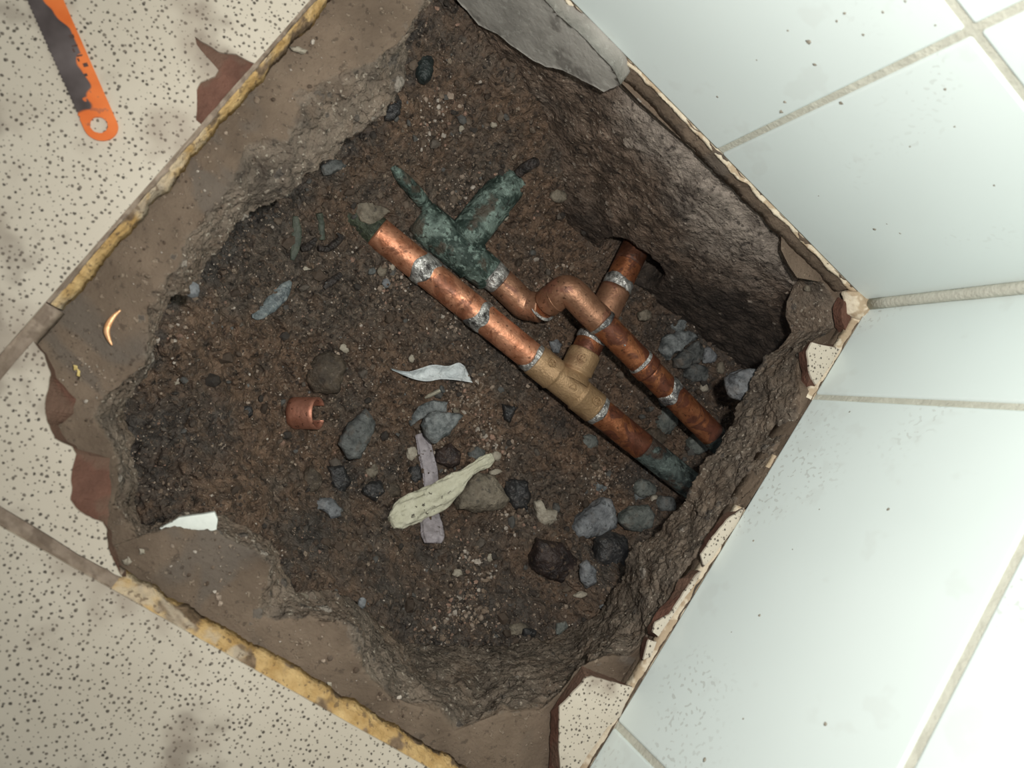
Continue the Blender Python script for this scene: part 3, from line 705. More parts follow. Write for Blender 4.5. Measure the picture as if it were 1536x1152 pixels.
o = fill_sheet(Q, .0085, .016, M['plaster'], 'plaster_patch', face); o['label'] = 'smooth pale grey plaster patch'

# ------------------------------------------------------------------ soil
CP = [(.267, .008, -.067), (.251, .008, -.073), (.226, .008, -.086), (.204, .008, -.099), (.185, .008, -.113), (.165, .008, -.120), (.151, .008, -.130), (.118, .008, -.152), (.09, .01, -.158), (.06, .01, -.158), (.02, .008, -.152), (-.03, .01, -.146), (-.09, .01, -.14),
      (.30, .0, -.06), (.33, .0, -.055), (.34, .1, -.07), (.34, .2, -.07), (.34, .3, -.07), (.25, .345, -.07), (.15, .345, -.08), (.05, .345, -.09), (-.02, .3, -.10), (-.09, .25, -.12), (-.09, .15, -.135), (-.09, .07, -.14)]
for px, py, z in [(655, 20, -.064), (640, 100, -.084), (600, 180, -.095), (700, 200, -.112), (650, 250, -.128), (540, 320, -.136), (470, 300, -.118), (450, 350, -.118), (370, 400, -.105), (300, 460, -.088), (260, 540, -.080), (225, 600, -.082), (260, 690, -.082),
                  (330, 760, -.078), (430, 845, -.085), (540, 915, -.096), (650, 960, -.106), (760, 955, -.110), (850, 945, -.110), (915, 880, -.112), (450, 480, -.130), (400, 600, -.126), (340, 560, -.106), (350, 660, -.105), (450, 700, -.134), (600, 820, -.135),
                  (600, 600, -.150), (700, 650, -.157), (750, 750, -.156), (850, 700, -.158), (900, 800, -.148), (960, 800, -.138), (700, 490, -.154), (610, 430, -.146), (800, 400, -.156), (850, 330, -.154), (760, 300, -.146), (950, 520, -.160), (1050, 560, -.158), (1000, 650, -.153),
                  (1050, 700, -.145), (1100, 600, -.148), (760, 860, -.136), (520, 560, -.146), (520, 760, -.138)]:
    CP.append(tuple(unp(px, py, z)))
CP = np.array(CP)
def tps(r2): return np.where(r2 > 1e-14, r2 * np.log(np.maximum(r2, 1e-14)), 0)
nC = len(CP); d2 = ((CP[:, None, :2] - CP[None, :, :2]) ** 2).sum(-1)
A = np.zeros((nC + 3, nC + 3)); A[:nC, :nC] = tps(d2) + np.eye(nC) * 4e-5; A[:nC, nC] = 1; A[:nC, nC + 1:] = CP[:, :2]; A[nC:, :nC] = A[:nC, nC:].T
cf = np.linalg.solve(A, np.append(CP[:, 2], [0, 0, 0]))
NX, NY = 700, 595
gx = np.linspace(-.10, .335, NX); gy = np.linspace(-.025, .345, NY)
GX, GY = np.meshgrid(gx, gy, indexing='ij'); G = np.c_[GX.ravel(), GY.ravel()]
Z = np.zeros(len(G))
for s in range(0, len(G), 20000):
    q = G[s:s + 20000]; Z[s:s + 20000] = tps(((q[:, None] - CP[None, :, :2]) ** 2).sum(-1)) @ cf[:nC] + cf[nC] + q @ cf[nC + 1:]
G3 = np.c_[G, np.zeros(len(G))]
Z0 = Z.copy()
lump = fbm(G3, 40, 3, 31); rough = .6 + .8 * np.clip(fbm(G3, 18, 2, 60) + .4, 0, 1)
Z = Z + .0055 * lump * rough + .0030 * fbm(G3, 130, 4, 34) * rough + .0020 * np.maximum(ridge(G3, 220, 3, 38), -.2) * rough + .0034 * fbm(G3, 300, 3, 39, .7)
tone = np.zeros(len(G))
for cell, kk, keep, sd in ((.017, .55, .35, 301), (.0085, .65, .5, 302), (.0046, .8, .6, 303), (.0026, .9, .5, 304)):
    hh, idn = worley(G, cell, sd, keep, 2)
    Z = Z + hh * cell * kk; tone = np.where(hh > .06, idn, tone * .85)
Z = np.minimum(Z - .0015, -.052)
# damp earth and painted shade by the walls and along the left rim
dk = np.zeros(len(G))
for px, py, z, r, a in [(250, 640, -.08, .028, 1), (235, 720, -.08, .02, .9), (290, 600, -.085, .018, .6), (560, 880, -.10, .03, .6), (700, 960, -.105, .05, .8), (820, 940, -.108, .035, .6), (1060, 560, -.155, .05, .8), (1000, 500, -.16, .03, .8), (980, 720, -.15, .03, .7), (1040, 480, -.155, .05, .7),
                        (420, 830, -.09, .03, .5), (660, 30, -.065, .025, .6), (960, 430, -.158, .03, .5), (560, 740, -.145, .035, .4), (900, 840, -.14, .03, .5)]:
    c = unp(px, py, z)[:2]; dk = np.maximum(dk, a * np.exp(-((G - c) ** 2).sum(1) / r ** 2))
for c_, e_, z_ in ST[3:34]:  # crevice shade under the rim, painted into the soil colour
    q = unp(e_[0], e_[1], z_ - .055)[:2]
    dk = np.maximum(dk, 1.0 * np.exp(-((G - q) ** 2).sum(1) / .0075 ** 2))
for px, py, z, rr_ in ((975, 390, -.158, .022), (950, 370, -.158, .018), (1100, 520, -.15, .05), (1130, 550, -.15, .05), (330, 630, -.1, .012), (500, 540, -.145, .014), (520, 720, -.145, .016), (640, 830, -.14, .012), (690, 560, -.15, .012), (840, 640, -.157, .012), (760, 520, -.155, .012), (470, 800, -.11, .018), (1000, 600, -.155, .03)):  # shade painted into the pipe hole and under the slab, plus dark spots
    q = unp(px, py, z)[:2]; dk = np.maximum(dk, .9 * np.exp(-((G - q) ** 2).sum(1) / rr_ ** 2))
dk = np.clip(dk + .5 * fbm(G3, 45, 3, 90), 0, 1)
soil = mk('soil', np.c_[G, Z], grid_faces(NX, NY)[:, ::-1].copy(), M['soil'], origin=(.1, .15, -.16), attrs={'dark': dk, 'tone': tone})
tag(soil, 'loose damp brown soil at the bottom of the dug pit', 'soil', kind='stuff')
ZG = Z.reshape(NX, NY); ZG0 = Z0.reshape(NX, NY)
def soil_z(x, y, arr=None):
    arr = ZG if arr is None else arr
    i = np.clip((x - gx[0]) / (gx[1] - gx[0]), 0, NX - 1.001); j = np.clip((y - gy[0]) / (gy[1] - gy[0]), 0, NY - 1.001)
    a, b = int(i), int(j); u, v = i - a, j - b
    return arr[a, b] * (1 - u) * (1 - v) + arr[a + 1, b] * u * (1 - v) + arr[a, b + 1] * (1 - u) * v + arr[a + 1, b + 1] * u * v
def hit(px, py, arr=None):
    z = -.03
    while z > -.2:
        p = unp(px, py, z)
        if p[2] <= soil_z(p[0], p[1], arr): return p
        z -= .0008
    return p

# ------------------------------------------------------------------ stones and flat debris from outlines
def blob_mesh(P2, zm, th, seed=0, n=56, layers=15, p=2.6, rough=.05, nz=160, tilt=(0, 0)):
    P = resample(P2, n); c = P.mean(0); size = np.sqrt(((P - c) ** 2).sum(1).mean())
    if not ensure_ccw(P): P = P[::-1]
    V = []
    for k in range(layers):
        a = -math.pi / 2 + math.pi * (k + .5) / layers
        t = math.copysign(abs(math.sin(a)) ** (2 / p), a); s = abs(math.cos(a)) ** (2 / p)
        V.append(np.c_[c + (P - c) * s, np.full(n, zm + t * th / 2)])
    V = np.vstack(V + [np.array([[c[0], c[1], zm - th / 2], [c[0], c[1], zm + th / 2]])])
    V[:, 2] += (V[:, 0] - c[0]) * tilt[0] + (V[:, 1] - c[1]) * tilt[1]
    Dn = np.stack([fbm(V, nz, 3, seed), fbm(V, nz, 3, seed + 31), fbm(V, nz, 3, seed + 62)], 1)
    V = V + Dn * size * rough * 2.2
    V = V + np.stack([fbm(V, 420, 2, seed + 5), fbm(V, 420, 2, seed + 36), fbm(V, 420, 2, seed + 67)], 1) * .00055
    F = [tuple(f) for f in grid_faces(layers, n, True)]
    m = layers * n
    for i in range(n):
        F.append((m, (i + 1) % n, i)); F.append((m + 1, (layers - 1) * n + i, (layers - 1) * n + (i + 1) % n))
    return V, F
def ell(cx, cy, wd, ht, ang=0, seed=0, k=10):
    r = random.Random(seed * 31 + int(cx)); a = math.radians(ang); out = []
    for i in range(k):
        t = 2 * math.pi * i / k; q = r.uniform(.85, 1.12)
        x_, y_ = wd / 2 * q * math.cos(t), ht / 2 * q * math.sin(t)
        out.append((cx + x_ * math.cos(a) - y_ * math.sin(a), cy + x_ * math.sin(a) + y_ * math.cos(a)))
    return out
SEED = [100]
def stone(name, px, mat, label, cat='stone', thick=.6, lift=.25, z=None, group=None, rough=.06, p=2.6, tilt=(0, 0), parent=None):
    SEED[0] += 3
    px = np.array(px, float); c = px.mean(0)
    base = hit(c[0], c[1]) if z is None else unp(c[0], c[1], z)
    Q = np.array([unp(a, b, base[2])[:2] for a, b in px])
    ext = math.sqrt(np.ptp(Q[:, 0]) * np.ptp(Q[:, 1])); th = ext * thick
    zm = base[2] + th * lift
    Q = np.array([unp(a, b, zm)[:2] for a, b in px])
    V, F = blob_mesh(Q, zm, th, SEED[0], rough=rough, p=p, tilt=tilt)
    ob = mk(name, V, F, M[mat], parent)
    if label and parent is None: tag(ob, label, cat, group)
    elif label: ob['label'] = label
    return ob

stone('stone', [(549, 614), (565, 635), (553, 665), (539, 687), (520, 688), (505, 665), (515, 643), (531, 627)], 'st_grey', 'oblong dark grey stone right of the copper ring', tilt=(.1, .25))
stone('stone', ell(490, 562, 58, 66, 20, 1), 'st_mud', 'round mud-coated stone above the copper ring', lift=.1)
stone('stone', [(673, 602), (671, 618), (635, 621), (616, 640), (613, 632), (627, 610), (646, 601)], 'st_slate', 'grey slate flake tucked behind the half-round slate', thick=.35, lift=.4)
stone('stone', [(635, 624), (652, 617), (673, 617), (695, 624), (673, 649), (652, 669), (638, 655), (632, 637)], 'st_slate', 'half-round grey slate chip at the top of the plastic strip', thick=.45, lift=.85)
stone('stone', [(472, 748), (496, 747), (512, 761), (512, 774), (498, 781), (487, 766), (472, 761)], 'st_blue', 'small kidney-shaped blue grey pebble left of the rag', thick=.7)
stone('stone', [(490, 698), (515, 698), (526, 722), (515, 740), (505, 742), (496, 720)], 'st_black', 'black angular stone below the oblong grey stone', lift=.0)
stone('stone', [(542, 725), (570, 720), (578, 736), (564, 752), (542, 742)], 'st_black', 'black crumbly stone left of the rag tip', lift=.1, rough=.1)
stone('stone', [(653, 676), (673, 665), (690, 676), (690, 695), (673, 702), (654, 692)], 'st_maroon', 'dark maroon stone right of the plastic strip', lift=.15)
stone('stone', [(701, 679), (714, 669), (728, 676), (725, 692), (703, 695)], 'st_grey', 'small grey stone behind the thin end of the rag', lift=.1)
stone('stone', [(695, 725), (714, 709), (742, 714), (753, 733), (762, 750), (753, 763), (714, 768), (682, 763), (684, 744)], 'st_tan', 'large rounded tan stone right of the rag', thick=.55, lift=.1)
stone('stone', [(755, 720), (788, 720), (795, 742), (788, 766), (766, 766), (758, 744)], 'st_black', 'porous black stone beside the large tan stone', lift=.1, rough=.1)
stone('stone', [(800, 752), (810, 749), (817, 761), (836, 767), (838, 778), (822, 789), (814, 789), (804, 775)], 'st_pale', 'pale cream knobbly stone alone on the soil', thick=.5)
stone('stone', [(904, 745), (915, 748), (922, 775), (920, 789), (901, 802), (863, 808), (853, 804), (863, 780), (885, 761)], 'st_blue', 'large triangular blue grey stone', thick=.5, lift=.3, p=3.5)
stone('stone', [(929, 770), (948, 759), (972, 756), (981, 770), (975, 789), (953, 797), (937, 794), (926, 783)], 'st_green', 'rounded greenish grey stone right of the triangular stone', thick=.6, lift=.25)
stone('stone', ell(967, 732, 32, 28, 0, 2), 'st_green', 'small greenish stone above the rounded greenish stone', lift=.1)
stone('stone', ell(982, 750, 14, 14, 0, 3), 'st_pale', 'tiny whitish pebble above the rounded greenish stone', lift=.3)
stone('stone', [(893, 808), (918, 797), (937, 802), (942, 835), (929, 860), (904, 862), (889, 843)], 'st_black', 'large rounded black stone below the triangular stone', lift=.15)
stone('stone', [(795, 835), (808, 808), (844, 813), (863, 835), (868, 862), (855, 884), (830, 873), (800, 854)], 'st_maroon', 'large angular maroon-black stone left of the rounded black stone', lift=.05, rough=.08)
stone('stone', [(870, 846), (879, 838), (893, 854), (893, 873), (879, 882), (870, 871)], 'st_blue', 'small oval blue grey pebble between two black stones', lift=.6)
stone('stone', [(983, 630), (994, 612), (1013, 616), (1015, 635), (1002, 652), (989, 652)], 'st_green', 'grey-green stone between the two copper pipes', lift=.2)
stone('stone', [(1030, 660), (1043, 649), (1063, 657), (1060, 677), (1043, 682), (1033, 674)], 'st_green', 'grey-green stone under the end of the thin pipe', lift=.2)
stone('stone', ell(985, 655, 34, 26, 30, 4), 'st_mud', 'brown stone beside the grey-green stone between the pipes', lift=.0)
stone('stone', [(1095, 567), (1114, 552), (1131, 559), (1152, 561), (1144, 582), (1121, 594), (1110, 601), (1098, 590)], 'st_blue', 'blue-white rock lodged under the slab edge', z=-.070, thick=.7, rough=.12, tilt=(-.2, 0))
stone('stone', [(1011, 540), (1028, 523), (1045, 510), (1053, 523), (1051, 540), (1028, 552), (1014, 552)], 'st_grey', 'jagged grey rock right of the thin pipe', rough=.1, lift=.2)
stone('stone', [(1058, 523), (1062, 519), (1075, 533), (1070, 544), (1056, 544)], 'st_blue', 'small pale blue rock beside the jagged grey rock', rough=.1)
stone('stone', [(988, 523), (1001, 500), (1035, 496), (1043, 506), (1018, 523), (997, 542)], 'st_slate', 'speckled grey rock right of the thin pipe', rough=.1, lift=.1)
stone('stone', [(1005, 489), (1015, 479), (1030, 478), (1032, 490), (1015, 498)], 'st_slate', 'smallest speckled grey rock above the jagged rock', rough=.1, lift=.1)
stone('stone', ell(1045, 560, 40, 26, 10, 5), 'st_grey', 'flat grey rock below the jagged grey rock', rough=.1, lift=.1)
stone('stone', ell(1081, 552, 12, 20, 0, 6), 'st_tan', 'small tan pebble left of the lodged rock', lift=.3)
stone('stone', ell(1056, 582, 13, 12, 20, 7), 'st_pale', 'small pale pebble above the thin pipe end', lift=.3)
stone('stone', ell(742, 708, 20, 11, -8, 8), 'st_pale', 'flat pinkish-white pebble at the thin end of the rag', lift=.3)
stone('stone', ell(744, 684, 16, 14, 0, 9), 'st_pale', 'small tan pebble above the thin end of the rag', lift=.3)
stone('stone', ell(617, 681, 18, 22, 10, 10), 'st_pale', 'tan pebble left of the plastic strip', lift=.2)
stone('stone', ell(557, 706, 22, 22, 0, 11), 'st_tan', 'orange-tan stone below the oblong grey stone', lift=.0)
stone('stone', ell(684, 616, 11, 10, 0, 12), 'st_tan', 'tiny orange pebble beside the half-round slate', lift=.3)
stone('stone', ell(777, 944, 34, 18, -5, 13), 'st_tan', 'half-buried pale stone at the lower pit edge', lift=.0)
stone('stone', ell(794, 949, 26, 14, 5, 14), 'st_black', 'black stone beside the half-buried pale stone', lift=.0)
stone('stone', [(834, 935), (848, 932), (852, 940), (840, 953), (834, 952)], 'st_green', 'pale green shard at the lower pit edge', thick=.4)
stone('stone', ell(686, 860, 17, 12, -15, 15), 'st_pale', 'cream oval pebble below the rag', lift=.3)
stone('stone', ell(735, 837, 11, 13, 0, 16), 'st_pale', 'tiny round cream pebble below the tan stone', lift=.3)
stone('stone', ell(637, 101, 30, 48, 15, 17), 'st_teal', 'dark teal oval stone in the upper soil', lift=.1)
stone('stone', ell(590, 165, 22, 44, 32, 18), 'st_black', 'dark flat stone tucked under the upper rim', lift=.1)
stone('stone', [(752, 606), (776, 610), (764, 634), (756, 630)], 'st_black', 'black triangular shard left of the tee', lift=.1)
stone('stone', ell(967, 473, 20, 17, -10, 19), 'st_tan', 'flat tan pebble right of the crossing pipes', lift=.3)
stone('stone', ell(741, 187, 12, 10, 0, 20), 'st_pale', 'white pebble in the upper soil', lift=.3)
stone('stone', ell(692, 193, 9, 9, 0, 21), 'st_pale', 'tiny pale chip above the green pipe', lift=.3)
stone('stone', ell(573, 406, 16, 17, 0, 22), 'st_tan', 'small brown pebble left of the main pipe', lift=.3)
stone('stone', ell(580, 424, 14, 15, 0, 23), 'st_blue', 'small blue-white pebble left of the main pipe', lift=.3)
stone('stone', ell(558, 407, 12, 12, 0, 24), 'st_grey', 'small grey pebble left of the brown pebble', lift=.3)
stone('stone', ell(589, 400, 8, 11, 0, 25), 'st_pale', 'tiny white pebble touching the main pipe', lift=.3)
stone('stone', ell(884, 664, 28, 24, 20, 26), 'st_green', 'teal-grey stone below the main pipe', lift=.0)
stone('stone', [(824, 512), (836, 508), (842, 516), (838, 530), (828, 528)], 'st_blue', 'pale blue crusty stone in the angle of the tee', lift=.3, rough=.12)
stone('stone', ell(837, 294, 26, 20, 25, 27), 'st_tan', 'brown stone at the foot of the foundation face', lift=.2)
stone('stone', ell(758, 327, 9, 9, 0, 28), 'st_pale', 'tiny pale chip right of the green pipe', lift=.3)
stone('stone', ell(466, 722, 34, 46, 10, 29), 'st_mud', 'muddy stone left of the black angular stone', lift=-.1)
stone('stone', ell(570, 945, 16, 12, 0, 30), 'st_pale', 'pale chip low in the lower left soil', lift=.2)
stone('stone', ell(870, 892, 22, 9, -10, 31), 'st_pale', 'flat pale flake below the oval pebble', lift=.3)
stone('stone', ell(906, 911, 12, 9, 0, 32), 'st_blue', 'tiny bluish chip at the lower right pit edge', lift=.3)
stone('stone', ell(370, 618, 20, 20, 30, 33), 'st_black', 'dark shard in the soil left of the copper ring', lift=.0)
stone('stone', ell(265, 575, 9, 6, 0, 34), 'st_pale', 'tiny white chip near the left rim', lift=.4)
stone('stone', ell(516, 522, 20, 11, 40, 35), 'st_pale', 'pale flat flake above the mud-coated stone', lift=.2)
stone('stone', ell(618, 538, 11, 13, 0, 36), 'st_pale', 'pinkish pebble above the paper scrap', lift=.3)
stone('stone', ell(588, 735, 30, 24, 0, 38), 'st_mud', 'brown stone beside the plastic strip', lift=-.1)
stone('stone', ell(622, 712, 24, 36, 0, 39), 'st_black', 'black stone behind the plastic strip', lift=-.1)
stone('stone', ell(960, 745, 24, 20, 0, 40), 'st_slate', 'rough grey stone above the greenish stones', lift=-.1)
stone('stone', ell(1000, 755, 30, 26, 20, 41), 'st_grey', 'dark grey stone at the end of the main pipe', lift=.0)
stone('stone', ell(895, 700, 30, 20, 30, 42), 'st_mud', 'brown stone under the lower main pipe', lift=-.1)
stone('stone', ell(900, 730, 26, 22, 0, 43), 'st_slate', 'crumbly whitish stone above the triangular stone', lift=-.1, rough=.12)
stone('stone', ell(1005, 580, 30, 26, 0, 44), 'st_grey', 'grey rock hugging the thin pipe', lift=-.1, rough=.1)
stone('stone', ell(995, 602, 18, 16, 0, 45), 'st_grey', 'small grey rock between the pipes', lift=.1)
# stones bedded in the broken slab
stone('stone', ell(285, 434, 30, 26, 40, 46), 'st_blue', 'bluish stone bedded in the left rim', z=-.033, thick=.5)
stone('stone', ell(1213, 433, 14, 9, 30, 47), 'st_tan', 'brown pebble bedded in the slab by the corner', z=-.026, thick=.6)
stone('stone', ell(397, 925, 26, 18, 0, 48), 'st_grey', 'bluish stone bedded in the lower left rim', z=-.026, thick=.5)
stone('stone', ell(450, 897, 30, 16, 0, 49), 'st_tan', 'reddish tan stone bedded in the lower left rim', z=-.040, thick=.5)
stone('stone', ell(1146, 623, 12, 12, 0, 50), 'st_blue', 'small bluish stone bedded in the right slab edge', z=-.038, thick=.5)
stone('stone', ell(1094, 655, 18, 26, 30, 51), 'st_pale', 'whitish chip at the end of the thin pipe', z=-.056, thick=.5)
stone('stone', ell(543, 905, 14, 18, 0, 52), 'st_blue', 'grey-blue chip at the lower left rim', z=-.066, thick=.5)
stone('stone', ell(495, 918, 14, 8, 0, 53), 'st_pale', 'whitish chip on the lower left rim', z=-.044, thick=.6)
stone('stone', ell(500, 250, 40, 22, -20, 54), 'st_grey', 'grey lump wedged under the upper left rim', lift=.2, rough=.12)

# ------------------------------------------------------------------ fine gravel (uncountable)
def ico():
    t = (1 + 5 ** .5) / 2
    v = np.array([(-1, t, 0), (1, t, 0), (-1, -t, 0), (1, -t, 0), (0, -1, t), (0, 1, t), (0, -1, -t), (0, 1, -t), (t, 0, -1), (t, 0, 1), (-t, 0, -1), (-t, 0, 1)], float)
    v /= np.linalg.norm(v[0])
    f = [(0, 11, 5), (0, 5, 1), (0, 1, 7), (0, 7, 10), (0, 10, 11), (1, 5, 9), (5, 11, 4), (11, 10, 2), (10, 7, 6), (7, 1, 8), (3, 9, 4), (3, 4, 2), (3, 2, 6), (3, 6, 8), (3, 8, 9), (4, 9, 5), (2, 4, 11), (6, 2, 10), (8, 6, 7), (9, 8, 1)]
    return v, np.array(f)
IV, IF = ico()
PAL = np.array([(.05, .034, .024), (.085, .058, .04), (.13, .095, .07), (.22, .165, .12), (.34, .27, .21), (.45, .40, .34), (.12, .12, .115), (.025, .02, .018), (.30, .19, .14)])
def gravel(name, spots, sizes, cols, parent=None, origin=None):
    V = []; F = []; C = []
    for k, (p, s, c) in enumerate(zip(spots, sizes, cols)):
        q = IV * rng.uniform(.7, 1.2, (12, 1)) * np.array([1, rng.uniform(.6, 1), rng.uniform(.4, .75)]) * s
        a = rng.uniform(0, 6.28); ca, sa = math.cos(a), math.sin(a)
        q = np.c_[q[:, 0] * ca - q[:, 1] * sa, q[:, 0] * sa + q[:, 1] * ca, q[:, 2]]
        V.append(q + p); F.append(IF + 12 * k); C.append(np.repeat(c[None], 12, 0))
    return mk(name, np.vstack(V), np.vstack(F), M['gravel'], parent, smooth=False, attrs={'tint': np.vstack(C)}, origin=origin)
N = 15000
pts = np.c_[rng.uniform(-.06, .30, N), rng.uniform(.006, .30, N)]
dens = fbm(np.c_[pts, np.zeros(N)], 22, 3, 200)
pts = pts[rng.uniform(-.55, .55, N) < dens + .18]; N = len(pts)
sz = np.clip(np.exp(rng.normal(math.log(.00046), .5, N)), .00022, .0020)
col = PAL[rng.choice(len(PAL), N, p=[.14, .15, .15, .17, .14, .09, .05, .05, .06])] * rng.uniform(.8, 1.15, (N, 1))
sp = [np.array([a, b, soil_z(a, b) + s * .15]) for (a, b), s in zip(pts, sz)]
g = gravel('gravel', sp, sz, col); tag(g, 'fine pale and brown gravel grains scattered over the pit soil', 'gravel', kind='stuff')
# a denser patch of pale chippings right of the slate
c0 = [hit(a, b) for a, b in [(722, 640), (735, 655), (715, 610), (700, 590), (660, 655), (745, 670), (730, 690), (690, 600), (760, 780), (700, 830), (720, 850), (900, 715), (905, 725), (680, 480), (590, 430), (600, 425), (660, 170), (640, 180), (690, 300), (820, 430), (840, 425), (255, 500), (690, 920), (720, 930), (700, 890), (655, 935)]]
sp = []; n2 = 1500
for k in range(n2):
    c = c0[k % len(c0)]; a, b = c[0] + rng.normal(0, .007), c[1] + rng.normal(0, .007); sp.append(np.array([a, b, soil_z(a, b) + .0003]))
sz = np.clip(np.exp(rng.normal(math.log(.00095), .45, n2)), .0004, .0026)
col = PAL[rng.choice([2, 3, 4, 5, 8], n2, p=[.25, .3, .2, .15, .1])] * rng.uniform(.8, 1.1, (n2, 1))
g = gravel('chippings', sp, sz, col); tag(g, 'pale stone chippings strewn in patches among the larger pit stones', 'gravel', kind='stuff')
# half-buried rubble too muddy to tell apart
n4 = 420; q4 = np.c_[rng.uniform(-.05, .28, n4), rng.uniform(.008, .29, n4)]
z4 = np.clip(np.exp(rng.normal(math.log(.0022), .4, n4)), .0011, .0050)
sp = [np.array([a, b, soil_z(a, b, ZG0) + .0012]) for (a, b) in q4]
col = np.array([(.045, .032, .023), (.07, .05, .036), (.10, .085, .07), (.03, .026, .023), (.085, .085, .08), (.13, .10, .075)])[rng.choice(6, n4)]
g = gravel('rubble', sp, z4, col); tag(g, 'muddy rubble half sunk in the pit soil', 'rubble', kind='stuff')
# crumbs on the mortar top
sp = []; n3 = 420; sz = []
BR = [(150, 560), (120, 570), (250, 250), (300, 230), (280, 300), (200, 400), (330, 180), (420, 70), (430, 130), (300, 860), (230, 830), (450, 980), (560, 1060), (600, 1080), (220, 350), (100, 520), (480, 60), (800, 1100), (340, 880)]
for k in range(n3):
    a, b = BR[k % len(BR)]; p = unp(a + rng.normal(0, 26), b + rng.normal(0, 26), -.0126)
    if p[0] > X1 - .006 or p[1] > Y1 - .008 or p[0] < .05 : continue
    sp.append(p); sz.append(float(np.clip(math.exp(rng.normal(math.log(.0005), .5)), .0003, .0016)))
col = PAL[rng.choice([1, 2, 3, 4, 5], len(sp), p=[.25, .25, .2, .2, .1])]
g = gravel('crumbs', sp, sz, col); tag(g, 'tiny pale mortar crumbs lying on the brown mortar bed', 'crumbs', kind='stuff')

# ------------------------------------------------------------------ main copper pipe with bronze tee
ZL, ZR = -.1445, -.1290
pA = unp(526, 316, ZL); pB = unp(1036, 728, ZR)
def on_main(px, py):
    """parameter on the main pipe axis nearest to a pixel"""
    best = min(np.linspace(0, 1, 2001), key=lambda t: sum((q - r) ** 2 for q, r in zip(to_px(pA + (pB - pA) * t), (px, py))))
    return best
def to_px(P):
    q = RC @ (np.asarray(P) - CAM); return (768 + FPX * q[0] / q[2], 576 + FPX * q[1] / q[2])
RM = .0100
run = empty('copper_pipe', (float(pA[0] + pB[0]) / 2, float(pA[1] + pB[1]) / 2, ZL - RM))
tag(run, 'thick copper main pipe with bronze tee crossing the pit', 'pipe')
mp = lambda t: pA + (pB - pA) * t
def seg(name, t0, t1, mat, r=RM, label=None, parent=None, noise=0.0, n=26, sides=32, seed=0):
    V, F = sweep([mp(t) for t in np.linspace(t0, t1, n)], r, sides, noise=noise, seed=seed)
    o = mk(name, V, F, M[mat], parent or run)
    if label: o['label'] = label
    return o
t1, t2, t3, t4 = on_main(640, 398), on_main(722, 470), on_main(798, 535), on_main(896, 615)
tg = on_main(962, 672)
t0 = on_main(568, 345)
seg('pipe_section', 0.0, t0, 'olive', label='dull green-brown buried end')
seg('pipe_section', t0, t1, 'copper'); seg('pipe_section', t1, t2, 'copper'); seg('pipe_section', t2, t3, 'copper')
seg('pipe_section', t4, tg, 'copper_ox'); seg('pipe_section', tg, 1.06, 'patina_end', label='green patina end under the slab')
def band(axisfn, t, half, r, parent, seed, label='silver solder band', ragged=.35, mat='solder'):
    n, sides = 14, 36; V = []
    A_, B_ = axisfn(t - half), axisfn(t + half); T = (B_ - A_) / np.linalg.norm(B_ - A_); Ln = np.linalg.norm(B_ - A_)
    a = np.cross((0, 0, 1.), T); a /= np.linalg.norm(a); b = np.cross(T, a); ang = np.linspace(0, 2 * math.pi, sides, endpoint=False)
    rg = np.random.default_rng(seed); ph = rg.uniform(0, 6, 4)
    e0 = ragged * .35 * (np.sin(ang + ph[0]) + .6 * np.sin(3 * ang + ph[1])); e1 = ragged * .35 * (np.sin(ang + ph[2]) + .6 * np.sin(4 * ang + ph[3]))
    for k in range(n):
        u_ = k / (n - 1); s_ = (e0 + (1 + e1 - e0) * u_); rr = r + .00075 * math.sin(math.pi * u_) ** .5 - (.0004 if k in (0, n - 1) else 0)
        V.append(A_ + np.outer(s_ * Ln, T) + rr * (np.cos(ang)[:, None] * a + np.sin(ang)[:, None] * b))
    V = np.vstack(V); c = mp(t)
    V += (fbm(V, 420, 3, seed) * .0003)[:, None] * np.array([0, 0, 1])
    o = mk('solder_band', V, [tuple(f) for f in grid_faces(n, sides, True)], M[mat], parent); o['label'] = label
    return o
ml = np.linalg.norm(pB - pA)
band(mp, t1, .0050 / ml, RM, run, 1, 'mottled silver solder band nearest the buried end', .6); band(mp, t2, .0040 / ml, RM, run, 2, 'silver solder band in the middle of the pipe', .8)
band(mp, t3 + .004, .0040 / ml, RM, run, 3, 'silver solder band at the tee', .7); band(mp, t4 - .001, .0028 / ml, RM, run, 4, 'dark solder joint below the tee', .5)
# tee: run collars, body, branch
tee = empty('tee_fitting', mp((t3 + t4) / 2)); tee.parent = run; po = np.array(run['_o']); tee.location = [float(v) * S for v in (mp((t3 + t4) / 2) - po)]
tee['label'] = 'cast bronze tee with raised maker marks'
RT = .0114
ta, tb = on_main(800, 540), on_main(893, 613); tc1, tc2 = on_main(831, 564), on_main(866, 592)
tcen = on_main(853, 580)
bC = mp(tcen); bE = unpy(957, 366, -.030); bE = unp(956, 366, bC[2] - .002)
bdir = (bE - bC) / np.linalg.norm(bE - bC)
prof = [(ta, RT - .0009), (ta + .001, RT - .0001), (ta + .004, RT), (tc1 - .006, RT), (tc1 - .004, RT + .0004), (tc1, RT - .0009), (tc1 + .004, RT - .0009), (tc2 - .004, RT - .0009), (tc2, RT - .0009), (tc2 + .004, RT + .0004), (tc2 + .006, RT), (tb - .004, RT), (tb - .001, RT - .0001), (tb, RT - .0009)]
V, F = sweep([mp(t) for t, r in prof], [r for t, r in prof], 40); mk('tee_body', V, F, M['brass'], tee)
bl = lambda s: bC + bdir * s
bs = [(0.002, RT - .0015), (.0105, RT - .0014), (.0115, RT - .0012), (.0125, RT + .0003), (.0135, RT), (.0255, RT), (.0265, RT - .0001), (.0272, RT - .0008)]
V, F = sweep([bl(s) for s, r in bs], [r for s, r in bs], 40); mk('tee_branch', V, F, M['brass'], tee)
